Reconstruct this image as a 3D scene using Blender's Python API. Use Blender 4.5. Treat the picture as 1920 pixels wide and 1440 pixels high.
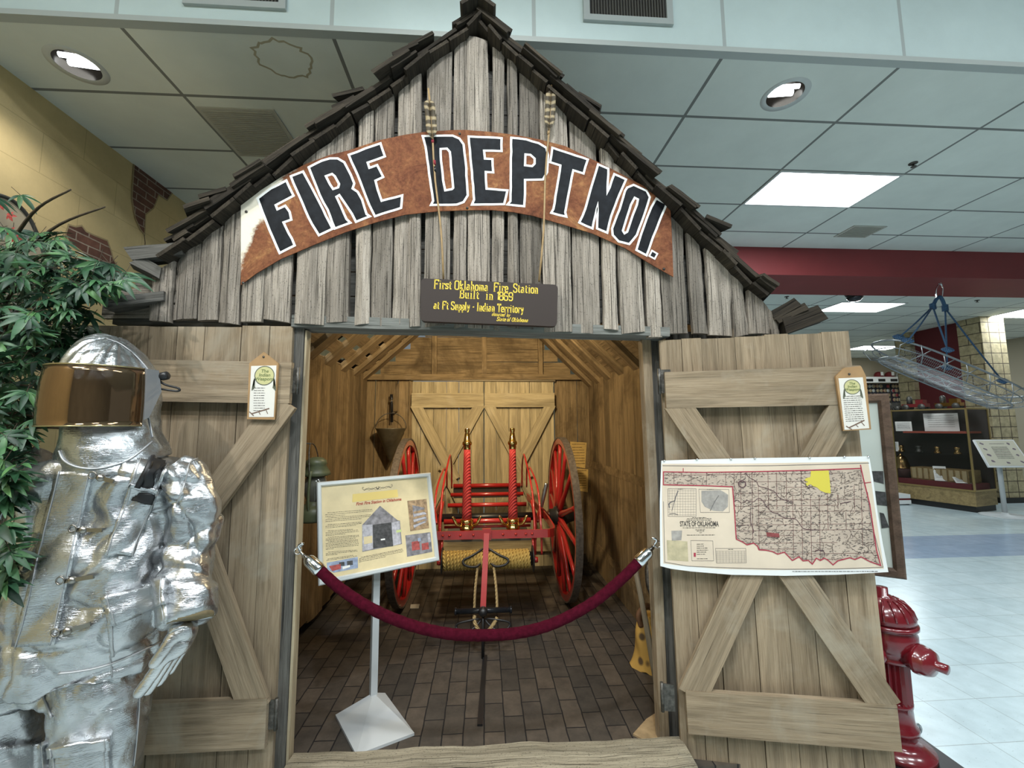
import bpy, bmesh, math, random
from mathutils import Vector, Matrix, noise as mnoise
from mathutils.geometry import tessellate_polygon
sc = bpy.context.scene
for o in list(bpy.data.objects): bpy.data.objects.remove(o)
COL = sc.collection
R = math.radians
# ---------------- camera
FPX, YAW, PITCH, ROLL, EYE = 787.9, .0648, .1011, -.00686, Vector((0, 0, 1.5))
_d = Vector((math.sin(YAW)*math.cos(PITCH), math.cos(YAW)*math.cos(PITCH), math.sin(PITCH)))
_r = Vector((math.cos(YAW), -math.sin(YAW), 0)); _u = _r.cross(_d)
_c, _s = math.cos(ROLL), math.sin(ROLL)
_r, _u = _c*_r+_s*_u, -_s*_r+_c*_u
cam = bpy.data.cameras.new('camera'); camo = bpy.data.objects.new('camera', cam); COL.objects.link(camo)
cam.sensor_width = 36; cam.lens = 36*FPX/1920; cam.clip_start = .02; cam.clip_end = 100
camo.matrix_world = Matrix(((_r.x,_u.x,-_d.x,EYE.x),(_r.y,_u.y,-_d.y,EYE.y),(_r.z,_u.z,-_d.z,EYE.z),(0,0,0,1)))
sc.camera = camo
# ---------------- view, world, lights
sc.view_settings.view_transform = 'Standard'; sc.view_settings.look = 'None'
sc.view_settings.gamma = 1; sc.view_settings.use_curve_mapping = False
sc.view_settings.exposure = 0.42
w = bpy.data.worlds.new('room_air'); sc.world = w; w.use_nodes = True
w.node_tree.nodes['Background'].inputs[0].default_value = (.80, .93, 1, 1)
w.node_tree.nodes['Background'].inputs[1].default_value = .16
def lamp(name, kind, loc, energy, color=(1,1,1), size=.3, size_y=None, target=None, angle=None, blend=.5):
    l = bpy.data.lights.new(name, kind); l.energy = energy; l.color = color
    if kind == 'AREA':
        l.size = size
        if size_y: l.shape = 'RECTANGLE'; l.size_y = size_y
    else: l.shadow_soft_size = size
    if kind == 'SPOT': l.spot_size = angle; l.spot_blend = blend
    o = bpy.data.objects.new(name, l); COL.objects.link(o); o.location = loc
    if target is not None: o.rotation_euler = (Vector(target)-Vector(loc)).to_track_quat('-Z', 'Y').to_euler()
    return o
COOL = (.90, .965, 1)
# fluorescent troffers in the tall front hall, behind and above the viewer
for x, y in ((-2.4,-.6), (.4,-.6), (3.2,-.6), (-1.0,-3.0), (2.0,-3.0), (5.6,-.8)):
    lamp('troffer_light', 'AREA', (x, y, 4.95), 62, COOL, 1.2, .6)
# track spots of the front hall aimed at the gable and the suit
lamp('track_spot', 'SPOT', (-2.3, -.7, 4.3), 170, (1,.97,.92), .05, target=(-.9, 1.9, 1.3), angle=R(62), blend=.6)
lamp('track_spot', 'SPOT', (.1, -.3, 4.8), 130, (.96,.98,1), .06, target=(0, 1.9, 2.6), angle=R(66), blend=.6)
lamp('track_spot', 'SPOT', (1.7, -.4, 4.7), 80, (1,.97,.92), .06, target=(1.1, 1.9, 1.2), angle=R(60), blend=.7)
# bare bulb inside the shed, hung from the roof just behind the door header
lamp('shed_bulb', 'POINT', (.05, 2.9, 2.45), 24, (1,.80,.48), .06)
lamp('shed_spot', 'SPOT', (-.1, 2.22, 2.28), 125, (1,.80,.50), .05, target=(-.05, 4.4, 1.35), angle=R(105), blend=.8)
# ---------------- pixel helpers: ray of the photograph met with a plane of the place
def ray(x, y): return _d + (x-960)/FPX*_r - (y-720)/FPX*_u
def atY(x, y, Y): v = ray(x, y); return EYE + v*(Y/v.y)
def atZ(x, y, Z): v = ray(x, y); return EYE + v*((Z-EYE.z)/v.z)
def atX(x, y, X): v = ray(x, y); return EYE + v*(X/v.x)
class Plane:
    def __init__(s, P, U, N):
        s.P = Vector(P); s.U = Vector(U).normalized(); s.N = Vector(N).normalized(); s.V = s.N.cross(s.U).normalized(); s.U = s.V.cross(s.N)
    def uv(s, x, y):
        v = ray(x, y); t = (s.P-EYE).dot(s.N)/v.dot(s.N); q = EYE+v*t-s.P
        return (q.dot(s.U), q.dot(s.V))
    def uvs(s, pts): return [s.uv(*p) for p in pts]
    def at(s, u, v, w=0): return s.P+s.U*u+s.V*v+s.N*w
    def shift(s, w): return Plane(s.P+s.N*w, s.U, s.N)
# ---------------- mesh builder
class MB:
    def __init__(s): s.v = []; s.f = []; s.g = []; s.m = []; s.sm = []
    def vert(s, p, g=None): s.v.append(tuple(p)); s.g.append(tuple(g) if g is not None else tuple(p)); return len(s.v)-1
    def face(s, idx, m=0, smooth=False): s.f.append(tuple(idx)); s.m.append(m); s.sm.append(smooth)
    def poly(s, pts, m=0, smooth=False): s.face([s.vert(p) for p in pts], m, smooth)
    def box(s, c, size, U=(1,0,0), V=(0,1,0), m=0):
        c = Vector(c); U = Vector(U).normalized(); V = Vector(V).normalized(); W = U.cross(V)
        q = [c+U*(size[0]/2*a)+V*(size[1]/2*b)+W*(size[2]/2*e) for e in (-1,1) for b in (-1,1) for a in (-1,1)]
        i = [s.vert(p) for p in q]
        for f in ((0,2,3,1),(4,5,7,6),(0,1,5,4),(2,6,7,3),(0,4,6,2),(1,3,7,5)): s.face([i[k] for k in f], m)
        return s
    def board(s, o, U, V, L, w, t, rnd, n=1, ej=0, tj=0, bow=0, m=0, chamfer=0):
        """plank: from corner o, length L along U, width w along V, thickness t along U x V; ej jitters its long edges"""
        o = Vector(o); U = Vector(U).normalized(); V = Vector(V).normalized(); W = U.cross(V)
        off = Vector((rnd.uniform(0,50), rnd.uniform(0,50), rnd.uniform(0,50)))
        a0, a1 = rnd.uniform(-ej,ej), rnd.uniform(-ej,ej); e0 = rnd.uniform(-1,1)*tj; e1 = rnd.uniform(-1,1)*tj; rings = []
        for i in range(n+1):
            k = i/n; a0 += rnd.uniform(-ej,ej)*.6; a1 += rnd.uniform(-ej,ej)*.6; a0 *= .9; a1 *= .9
            z = bow*math.sin(k*math.pi); ch = chamfer
            ring = []
            for (vv, ww) in ((a0, 0), (w+a1, 0), (w+a1, t-ch), (w+a1-ch, t), (a0+ch, t), (a0, t-ch)) if ch else ((a0,0),(w+a1,0),(w+a1,t),(a0,t)):
                l = L*k
                if i == 0: l += e0*(vv/w)
                if i == n: l += e1*(vv/w)
                ring.append(s.vert(o+U*l+V*vv+W*(ww+z), (l+off.x, vv+off.y, ww+off.z)))
            rings.append(ring)
        k = len(rings[0])
        for i in range(n):
            for j in range(k): s.face((rings[i][j], rings[i][(j+1)%k], rings[i+1][(j+1)%k], rings[i+1][j]), m)
        s.face(rings[0][::-1], m); s.face(rings[-1], m)
        return s
    def beam(s, a, b, w, t, rnd, up=(0,0,1), **k):
        """plank centred on the line a-b, w wide, t thick along its own normal"""
        a = Vector(a); b = Vector(b); U = (b-a).normalized(); V = Vector(up); V = (V-U*V.dot(U)).normalized(); W = U.cross(V)
        return s.board(a-V*(w/2)-W*(t/2), U, V, (b-a).length, w, t, rnd, **k)
    def tube(s, pts, r, n=8, m=0, closed=False, cap=True, smooth=True, flat=1, ref=None):
        pts = [Vector(p) for p in pts]; N = len(pts); rings = []; up = None; run = 0
        for i, p in enumerate(pts):
            a = pts[i-1] if (i > 0 or closed) else pts[i]; b = pts[(i+1)%N] if (i < N-1 or closed) else pts[i]
            T = (b-a).normalized()
            if up is None:
                up = Vector(ref) if ref else (Vector((0,0,1)) if abs(T.z) < .9 else Vector((0,1,0)))
            up = (up-T*up.dot(T)).normalized(); sd = T.cross(up)
            rr = r(i/(N-1)) if callable(r) else (r[i] if isinstance(r, (list,tuple)) else r)
            if i: run += (pts[i]-pts[i-1]).length
            rings.append([s.vert(p+up*(rr*flat*math.sin(2*math.pi*k/n))+sd*(rr*math.cos(2*math.pi*k/n)), (run, .03*math.cos(2*math.pi*k/n), .03*math.sin(2*math.pi*k/n))) for k in range(n)])
        M = N if closed else N-1
        for i in range(M):
            A, B = rings[i], rings[(i+1)%N]
            for k in range(n): s.face((A[k], A[(k+1)%n], B[(k+1)%n], B[k]), m, smooth)
        if cap and not closed: s.face(rings[0][::-1], m); s.face(rings[-1], m)
        return s
    def lathe(s, prof, o=(0,0,0), axis=(0,0,1), n=24, m=0, smooth=True, cap=True):
        o = Vector(o); A = Vector(axis).normalized(); X = A.orthogonal().normalized(); Y = A.cross(X); rings = []
        for (r, h) in prof: rings.append([s.vert(o+A*h+(X*math.cos(2*math.pi*k/n)+Y*math.sin(2*math.pi*k/n))*r) for k in range(n)])
        for a, b in zip(rings, rings[1:]):
            for k in range(n): s.face((a[k], a[(k+1)%n], b[(k+1)%n], b[k]), m, smooth)
        if cap:
            if prof[0][0] > 1e-5: s.face(rings[0][::-1], m)
            if prof[-1][0] > 1e-5: s.face(rings[-1], m)
        return s
    def grid(s, fn, nu, nv, m=0, smooth=True, closeu=False):
        idx = [[s.vert(fn(i/nu, j/nv)) for j in range(nv+1)] for i in range(nu if closeu else nu+1)]
        for i in range(nu):
            for j in range(nv):
                a, b = idx[i], idx[(i+1)%len(idx)]
                s.face((a[j], b[j], b[j+1], a[j+1]), m, smooth)
        return idx
    def build(s, name, mat=None, parent=None, kind=None):
        me = bpy.data.meshes.new(name); me.from_pydata(s.v, [], s.f)
        for mm in (mat if isinstance(mat, (list,tuple)) else [mat]):
            if mm: me.materials.append(mm)
        me.polygons.foreach_set('material_index', s.m); me.polygons.foreach_set('use_smooth', s.sm)
        at = me.attributes.new('gc', 'FLOAT_VECTOR', 'POINT'); at.data.foreach_set('vector', [c for g in s.g for c in g])
        me.update(); o = bpy.data.objects.new(name, me); COL.objects.link(o)
        setpar(o, parent)
        if kind: o['kind'] = kind
        return o
def setpar(o, p):
    if p:
        o.parent = p
        if p.parent is None: o.matrix_parent_inverse = Matrix.Translation(p.location).inverted()
def fin(me, name, mat, parent):
    o = bpy.data.objects.new(name, me); COL.objects.link(o); me.name = name
    me.materials.clear()
    for mm in (mat if isinstance(mat, (list,tuple)) else [mat]): me.materials.append(mm)
    setpar(o, parent)
    return o
def thing(name, label, cat, loc=(0,0,0), group=None):
    o = bpy.data.objects.new(name, None); COL.objects.link(o); o.location = loc; o.empty_display_size = .05
    return tag(o, label, cat, group)
def tag(o, label, cat, group=None, kind=None):
    o['label'] = label; o['category'] = cat
    if group: o['group'] = group
    if kind: o['kind'] = kind
    return o
def curve_mesh(cu):
    o = bpy.data.objects.new('tmp', cu); COL.objects.link(o)
    dg = bpy.context.evaluated_depsgraph_get(); me = bpy.data.meshes.new_from_object(o.evaluated_get(dg))
    bpy.data.objects.remove(o); bpy.data.curves.remove(cu); return me
def flat(name, loops, pl, mat, parent=None, t=.002, w=0):
    """filled outline (holes allowed) lying in plane pl, t thick, its back at height w over the plane"""
    cu = bpy.data.curves.new('c', 'CURVE'); cu.dimensions = '2D'; cu.fill_mode = 'BOTH'; cu.extrude = t/2
    for lp in loops:
        sp = cu.splines.new('POLY'); sp.points.add(len(lp)-1); sp.use_cyclic_u = True
        for q, p in zip(sp.points, lp): q.co = (p[0], p[1], 0, 1)
    me = curve_mesh(cu); P = pl.at(0, 0, w+t/2)
    me.transform(Matrix(((pl.U.x,pl.V.x,pl.N.x,P.x),(pl.U.y,pl.V.y,pl.N.y,P.y),(pl.U.z,pl.V.z,pl.N.z,P.z),(0,0,0,1))))
    return fin(me, name, mat, parent)
def text(name, s, pl, u, v, size, mat, parent=None, w=.001, t=.001, rot=0, align='CENTER', sx=1, shear=0, bold=0):
    cu = bpy.data.curves.new('t', 'FONT'); cu.body = s; cu.size = size; cu.extrude = t/2; cu.align_x = align; cu.align_y = 'CENTER'; cu.shear = shear; cu.offset = bold
    cu.resolution_u = 3
    me = curve_mesh(cu); c, q = math.cos(rot), math.sin(rot); P = pl.at(u, v, w+t/2)
    A = pl.U*c+pl.V*q; B = -pl.U*q+pl.V*c; A = A*sx
    me.transform(Matrix(((A.x,B.x,pl.N.x,P.x),(A.y,B.y,pl.N.y,P.y),(A.z,B.z,pl.N.z,P.z),(0,0,0,1))))
    return fin(me, name, mat, parent)
def ribbon(mb, pts, pl, wd, w, closed=False, m=0):
    """flat painted stroke of width wd along 2-D points, lying in plane pl at height w"""
    n = len(pts); L = []; Rr = []
    for i, p in enumerate(pts):
        a = Vector(pts[i-1] if (i or closed) else pts[i]); b = Vector(pts[(i+1)%n] if (i < n-1 or closed) else pts[i]); p = Vector(p)
        d1 = (p-a).normalized() if (p-a).length > 1e-9 else (b-p).normalized(); d2 = (b-p).normalized() if (b-p).length > 1e-9 else d1
        n1 = Vector((-d1.y, d1.x)); n2 = Vector((-d2.y, d2.x)); nn = n1+n2
        nn = nn.normalized() if nn.length > 1e-6 else n1
        k = 1/max(.5, nn.dot(n1)); q = nn*(wd/2*k)
        L.append(mb.vert(pl.at(p.x+q.x, p.y+q.y, w))); Rr.append(mb.vert(pl.at(p.x-q.x, p.y-q.y, w)))
    for i in range(n if closed else n-1):
        j = (i+1)%n; mb.face((Rr[i], Rr[j], L[j], L[i]), m)
def rect(u0, v0, u1, v1): return [(u0,v0),(u1,v0),(u1,v1),(u0,v1)]
def evalmods(o):
    """freeze an object's modifiers into its mesh"""
    dg = bpy.context.evaluated_depsgraph_get(); me = bpy.data.meshes.new_from_object(o.evaluated_get(dg)); o.modifiers.clear(); o.data = me
def smoothpts(pts, n=8, closed=False):
    """Catmull-Rom through the points"""
    P = [Vector(p) for p in pts]; out = []; N = len(P)
    for i in range(N if closed else N-1):
        if closed: a, b, c, d = P[i-1], P[i], P[(i+1)%N], P[(i+2)%N]
        else: a, b, c, d = P[max(0,i-1)], P[i], P[i+1], P[min(N-1,i+2)]
        for k in range(n):
            t = k/n; out.append(.5*((2*b)+(c-a)*t+(2*a-5*b+4*c-d)*t*t+(3*b-a-3*c+d)*t**3))
    if not closed: out.append(P[-1])
    return out
# ---------------- materials
def nm(name):
    m = bpy.data.materials.new(name); m.use_nodes = True; nt = m.node_tree
    return m, nt, nt.nodes['Principled BSDF'], nt.nodes, nt.links
def col(c): return (c[0], c[1], c[2], 1)
def ramp(N, pts):
    r = N.new('ShaderNodeValToRGB'); e = r.color_ramp.elements
    while len(e) < len(pts): e.new(.5)
    for q, (p, c) in zip(e, pts): q.position = p; q.color = col(c) if not isinstance(c, (int,float)) else (c,c,c,1)
    return r
def mapped(N, L, scale, src='OBJ', loc=(0,0,0), rot=(0,0,0)):
    if src == 'GC': t = N.new('ShaderNodeAttribute'); t.attribute_name = 'gc'; out = t.outputs['Vector']
    else: t = N.new('ShaderNodeTexCoord'); out = t.outputs['Object']
    mp = N.new('ShaderNodeMapping'); L.new(out, mp.inputs[0]); mp.inputs['Scale'].default_value = scale; mp.inputs['Location'].default_value = loc; mp.inputs['Rotation'].default_value = rot
    return mp.outputs[0]
def noise(N, L, vec, scale, detail=4, rough=.55, dist=0):
    n = N.new('ShaderNodeTexNoise'); n.inputs['Scale'].default_value = scale; n.inputs['Detail'].default_value = detail; n.inputs['Roughness'].default_value = rough; n.inputs['Distortion'].default_value = dist
    if vec is not None: L.new(vec, n.inputs['Vector'])
    return n.outputs['Fac']
def mix(N, L, a, b, fac, mode='MIX'):
    x = N.new('ShaderNodeMix'); x.data_type = 'RGBA'; x.blend_type = mode
    for sock, v in ((x.inputs['Factor'], fac), (x.inputs['A'], a), (x.inputs['B'], b)):
        if isinstance(v, (int,float)) and sock.type == 'VALUE': sock.default_value = v
        elif isinstance(v, (int,float)): sock.default_value = (v,v,v,1)
        elif isinstance(v, tuple): sock.default_value = col(v)
        else: L.new(v, sock)
    return x.outputs['Result']
def bump(N, L, b, h, strength, dist=.01):
    n = N.new('ShaderNodeBump'); n.inputs['Strength'].default_value = strength; n.inputs['Distance'].default_value = dist
    L.new(h, n.inputs['Height']); L.new(n.outputs[0], b.inputs['Normal'])
def plain(name, c, rough=.5, metal=0, emit=0, var=0, vs=8, bmp=0, coat=0, spec=None):
    m, nt, b, N, L = nm(name); b.inputs['Base Color'].default_value = col(c); b.inputs['Roughness'].default_value = rough; b.inputs['Metallic'].default_value = metal
    if coat: b.inputs['Coat Weight'].default_value = coat; b.inputs['Coat Roughness'].default_value = .08
    if spec is not None: b.inputs['Specular IOR Level'].default_value = spec
    if emit: b.inputs['Emission Color'].default_value = col(c); b.inputs['Emission Strength'].default_value = emit
    if var or bmp:
        f = noise(N, L, mapped(N, L, (1,1,1)), vs, 6)
        if var:
            r = ramp(N, [(.3, tuple(x*(1-var) for x in c)), (.7, tuple(min(1, x*(1+var)) for x in c))]); L.new(f, r.inputs[0]); L.new(r.outputs[0], b.inputs['Base Color'])
        if bmp: bump(N, L, b, f, bmp)
    return m
def wood(name, light, mid, dark, crack=.35, isl=.35, rough=.85, bmp=.6, stain=None, specks=False):
    m, nt, b, N, L = nm(name)
    g1 = noise(N, L, mapped(N, L, (4,110,110), 'GC'), 1.6, 7, .65, .5)
    g2 = noise(N, L, mapped(N, L, (1.3,16,16), 'GC'), 1.3, 4, .6, .6)
    g3 = noise(N, L, mapped(N, L, (2.2,150,150), 'GC'), 1.1, 4, .6, .3)
    r1 = ramp(N, [(.28, dark), (.47, mid), (.68, light)]); L.new(g1, r1.inputs[0])
    r2 = ramp(N, [(.3, tuple(.72*x for x in mid)), (.72, tuple(min(1,1.12*x) for x in light))]); L.new(g2, r2.inputs[0])
    c = mix(N, L, r1.outputs[0], r2.outputs[0], .45)
    rc = ramp(N, [(crack-.06, .06), (crack+.05, 1)]); L.new(g3, rc.inputs[0])
    c = mix(N, L, c, rc.outputs[0], .8, 'MULTIPLY')
    g4 = noise(N, L, mapped(N, L, (.8,11,11), 'GC', loc=(7,3,1)), 1.4, 5, .65, .8); r4 = ramp(N, [(.34, .60), (.58, 1.06)]); L.new(g4, r4.inputs[0]); c = mix(N, L, c, r4.outputs[0], .85, 'MULTIPLY')
    if specks:
        sp = noise(N, L, mapped(N, L, (60,110,110), 'GC'), 2.2, 2, .5); rs = ramp(N, [(.30, .25), (.39, 1)]); L.new(sp, rs.inputs[0]); c = mix(N, L, c, rs.outputs[0], .8, 'MULTIPLY')
    if stain:
        s = noise(N, L, mapped(N, L, (1,1,1)), 2.3, 5, .65, .5); rs = ramp(N, [(.5, 0), (.72, 1)]); L.new(s, rs.inputs[0])
        c = mix(N, L, c, stain, rs.outputs[0])
    ge = N.new('ShaderNodeNewGeometry'); mr = N.new('ShaderNodeMapRange'); L.new(ge.outputs['Random Per Island'], mr.inputs[0]); mr.inputs[3].default_value = 1-isl; mr.inputs[4].default_value = 1+isl*.55
    c = mix(N, L, c, mr.outputs[0], 1.0, 'MULTIPLY')
    L.new(c, b.inputs['Base Color']); b.inputs['Roughness'].default_value = rough; b.inputs['Specular IOR Level'].default_value = .25
    h = mix(N, L, g1, rc.outputs[0], .5); bump(N, L, b, h, bmp, .006)
    return m
M = {}
M['gable'] = wood('weathered_grey_wood', (.45,.398,.338), (.255,.222,.18), (.08,.068,.052), .39, .42, bmp=.9, specks=True)
M['shake'] = wood('dark_shake', (.075,.06,.042), (.026,.021,.015), (.006,.005,.004), .36, .45, bmp=.9)
M['door'] = wood('door_planks', (.365,.292,.20), (.27,.205,.132), (.12,.085,.05), .32, .26, bmp=.45, stain=(.36,.32,.245))
M['inner'] = wood('inner_planks', (.37,.265,.14), (.215,.15,.076), (.07,.046,.022), .36, .42, bmp=.6, stain=(.085,.057,.028))
M['backdoor'] = wood('back_door_planks', (.58,.485,.30), (.44,.36,.21), (.22,.17,.09), .29, .14, bmp=.4)
M['post'] = wood('old_post', (.17,.165,.15), (.095,.09,.078), (.03,.027,.022), .36, .2, bmp=.8)
M['beam'] = wood('grey_blue_beam', (.27,.28,.26), (.15,.155,.14), (.05,.048,.04), .34, .2, bmp=.7)
M['sill'] = wood('sill_timber', (.40,.36,.27), (.25,.22,.155), (.07,.06,.04), .36, .15, bmp=.9, specks=True)
M['pale'] = wood('lit_edge_rail', (.50,.43,.30), (.38,.31,.2), (.22,.17,.1), .28, .15, bmp=.3)
M['white'] = plain('white_enamel', (.78,.80,.80), .35)
M['black'] = plain('black_satin', (.012,.012,.013), .4)
M['chrome'] = plain('chrome', (.75,.76,.78), .13, 1)
M['steel'] = plain('dull_steel', (.42,.43,.44), .35, 1)
M['brass'] = plain('polished_brass', (.78,.53,.19), .16, 1)
M['iron'] = plain('old_iron', (.10,.095,.085), .5, .7, var=.5, vs=60, bmp=.3)
M['red'] = plain('fire_red_paint', (.36,.018,.016), .3, coat=.5)
M['text'] = plain('print_ink', (.05,.045,.04), .7)
M['paper'] = plain('white_paper', (.82,.81,.77), .7)
# ---------------- the setting
CZ, CF, FAS = 3.853, 3.60, 2.39       # ceiling of the display bay, ceiling beyond the red beam, front edge of the bay
GX0, GY0 = 1.523-3*1.2192, 2.90       # ceiling grid origin
WL = -3.13
def structure(o): o['kind'] = 'structure'; return o
def tile_floor():
    m, nt, b, N, L = nm('vinyl_floor_tiles')
    v = mapped(N, L, (1,1,1)); br = N.new('ShaderNodeTexBrick'); L.new(mapped(N, L, (1,1,1), loc=(.06,.14,0)), br.inputs['Vector'])
    br.offset = 0; br.inputs['Scale'].default_value = 1; br.inputs['Brick Width'].default_value = .3048; br.inputs['Row Height'].default_value = .3048
    br.inputs['Mortar Size'].default_value = .0022; br.inputs['Color1'].default_value = (.55,.655,.69,1); br.inputs['Color2'].default_value = (.50,.61,.65,1); br.inputs['Mortar'].default_value = (.36,.41,.42,1)
    sp = noise(N, L, mapped(N, L, (60,200,60), rot=(0,0,.5)), 1, 3, .6); rs = ramp(N, [(.27, (.28,.29,.28)), (.34, (1,1,1))]); L.new(sp, rs.inputs[0])
    c = mix(N, L, br.outputs['Color'], rs.outputs[0], .75, 'MULTIPLY')
    cl = noise(N, L, v, 9, 4); rc = ramp(N, [(.3, .9), (.7, 1.05)]); L.new(cl, rc.inputs[0]); c = mix(N, L, c, rc.outputs[0], 1.0, 'MULTIPLY')
    # inlaid band of blue-grey tiles across the aisle
    sx = N.new('ShaderNodeSeparateXYZ'); L.new(v, sx.inputs[0])
    a = N.new('ShaderNodeMath'); a.operation = 'GREATER_THAN'; L.new(sx.outputs['Y'], a.inputs[0]); a.inputs[1].default_value = 4.58
    e = N.new('ShaderNodeMath'); e.operation = 'LESS_THAN'; L.new(sx.outputs['Y'], e.inputs[0]); e.inputs[1].default_value = 5.46
    k = N.new('ShaderNodeMath'); k.operation = 'MULTIPLY'; L.new(a.outputs[0], k.inputs[0]); L.new(e.outputs[0], k.inputs[1])
    c = mix(N, L, c, mix(N, L, c, (.62,.66,.82), 1.0, 'MULTIPLY'), k.outputs[0])
    L.new(c, b.inputs['Base Color']); b.inputs['Roughness'].default_value = .22; b.inputs['Specular IOR Level'].default_value = .5
    return m
def ceiling_mat(name, c1, gx, gy, loc, line):
    m, nt, b, N, L = nm(name); br = N.new('ShaderNodeTexBrick'); L.new(mapped(N, L, (1,1,1), loc=loc), br.inputs['Vector']); br.offset = 0
    br.inputs['Scale'].default_value = 1; br.inputs['Brick Width'].default_value = gx; br.inputs['Row Height'].default_value = gy; br.inputs['Mortar Size'].default_value = .012; br.inputs['Mortar Smooth'].default_value = 0
    br.inputs['Color1'].default_value = col(c1); br.inputs['Color2'].default_value = col([x*.95 for x in c1]); br.inputs['Mortar'].default_value = col(line)
    f = noise(N, L, mapped(N, L, (1,1,1)), 2.2, 6, .6); r = ramp(N, [(.3, .93), (.7, 1.04)]); L.new(f, r.inputs[0])
    c = mix(N, L, br.outputs['Color'], r.outputs[0], 1.0, 'MULTIPLY')
    L.new(c, b.inputs['Base Color']); b.inputs['Roughness'].default_value = .9; b.inputs['Specular IOR Level'].default_value = .1
    fp = noise(N, L, mapped(N, L, (1,1,1)), 160, 2); bump(N, L, b, fp, .15, .003)
    return m
floor = structure(MB().box((5, 5, -.05), (26, 24, .1)).build('floor', tile_floor()))
CEIL = (.72,.755,.695)
mc = ceiling_mat('ceiling_tiles', CEIL, 1.2192, .6096, (-GX0, -GY0, 0), (.21,.215,.20))
PC = Plane((0,3,CZ), (1,0,0), (0,0,-1))
DL = [atZ(145,123,CZ), atZ(1472,178,CZ)]
structure(flat('ceiling', [[(WL,3-FAS),(16,3-FAS),(16,3-5.15),(WL,3-5.15)]]+[[(p.x+.118*math.cos(k*math.pi/20), 3-p.y+.118*math.sin(k*math.pi/20)) for k in range(40)] for p in DL], PC, mc, None, .06, -.06))
structure(MB().box((8, (5.94+15.5)/2, CF+.03), (17, 15.5-5.94, .06)).build('ceiling', ceiling_mat('far_ceiling_tiles', CEIL, 1.2192, .6096, (.35, -.2, 0), (.2,.2,.19))))
structure(MB().box((4, -2.2, 5.08), (26, 9.2, .06)).build('ceiling', ceiling_mat('hall_ceiling_tiles', (.62,.65,.63), 1.2192, .6096, (0,0,0), (.3,.3,.3))))
# fascia above the bay's edge: panels 4 ft wide with jointing strips
structure(MB().box(((WL+16)/2, FAS-.02, 4.47), (16-WL, .04, 1.2)).build('wall_front', ceiling_mat('fascia_panels', (.555,.655,.645), 1.2192, 9, (-GX0, 0, 0), (.40,.44,.43))))
t = structure(MB().box(((WL+16)/2, FAS-.028, CZ+.012), (16-WL, .055, .034)).build('trim_1', plain('grey_edge_angle', (.40,.43,.41), .6)))
# red beam
mred = plain('oxblood_paint', (.20,.028,.03), .6, var=.08, vs=2)
structure(MB().box((8.6, 5.55, 3.7125), (15.5, .80, .475)).build('trim_2', mred))
# left wall: painted block with broken plaster that bares brick
def block_mat():
    m, nt, b, N, L = nm('painted_block_wall'); br = N.new('ShaderNodeTexBrick'); L.new(mapped(N, L, (1,1,1), rot=(0, R(90), R(90)), loc=(0,.07,0)), br.inputs['Vector'])
    t = N.new('ShaderNodeTexCoord'); sx = N.new('ShaderNodeSeparateXYZ'); L.new(t.outputs['Object'], sx.inputs[0]); cx = N.new('ShaderNodeCombineXYZ'); L.new(sx.outputs['Y'], cx.inputs[0]); L.new(sx.outputs['Z'], cx.inputs[1]); L.new(cx.outputs[0], br.inputs['Vector'])
    br.inputs['Scale'].default_value = 1; br.inputs['Brick Width'].default_value = .6; br.inputs['Row Height'].default_value = .3; br.inputs['Mortar Size'].default_value = .004; br.inputs['Mortar Smooth'].default_value = .6
    br.inputs['Color1'].default_value = (.64,.50,.25,1); br.inputs['Color2'].default_value = (.66,.52,.265,1); br.inputs['Mortar'].default_value = (.50,.385,.19,1)
    f = noise(N, L, mapped(N, L, (1,1,1)), 3, 7, .65); r = ramp(N, [(.3, .86), (.7, 1.06)]); L.new(f, r.inputs[0])
    L.new(mix(N, L, br.outputs['Color'], r.outputs[0], 1.0, 'MULTIPLY'), b.inputs['Base Color']); b.inputs['Roughness'].default_value = .8
    bump(N, L, b, noise(N, L, mapped(N, L, (1,1,1)), 70, 4), .25, .004); return m
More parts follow.
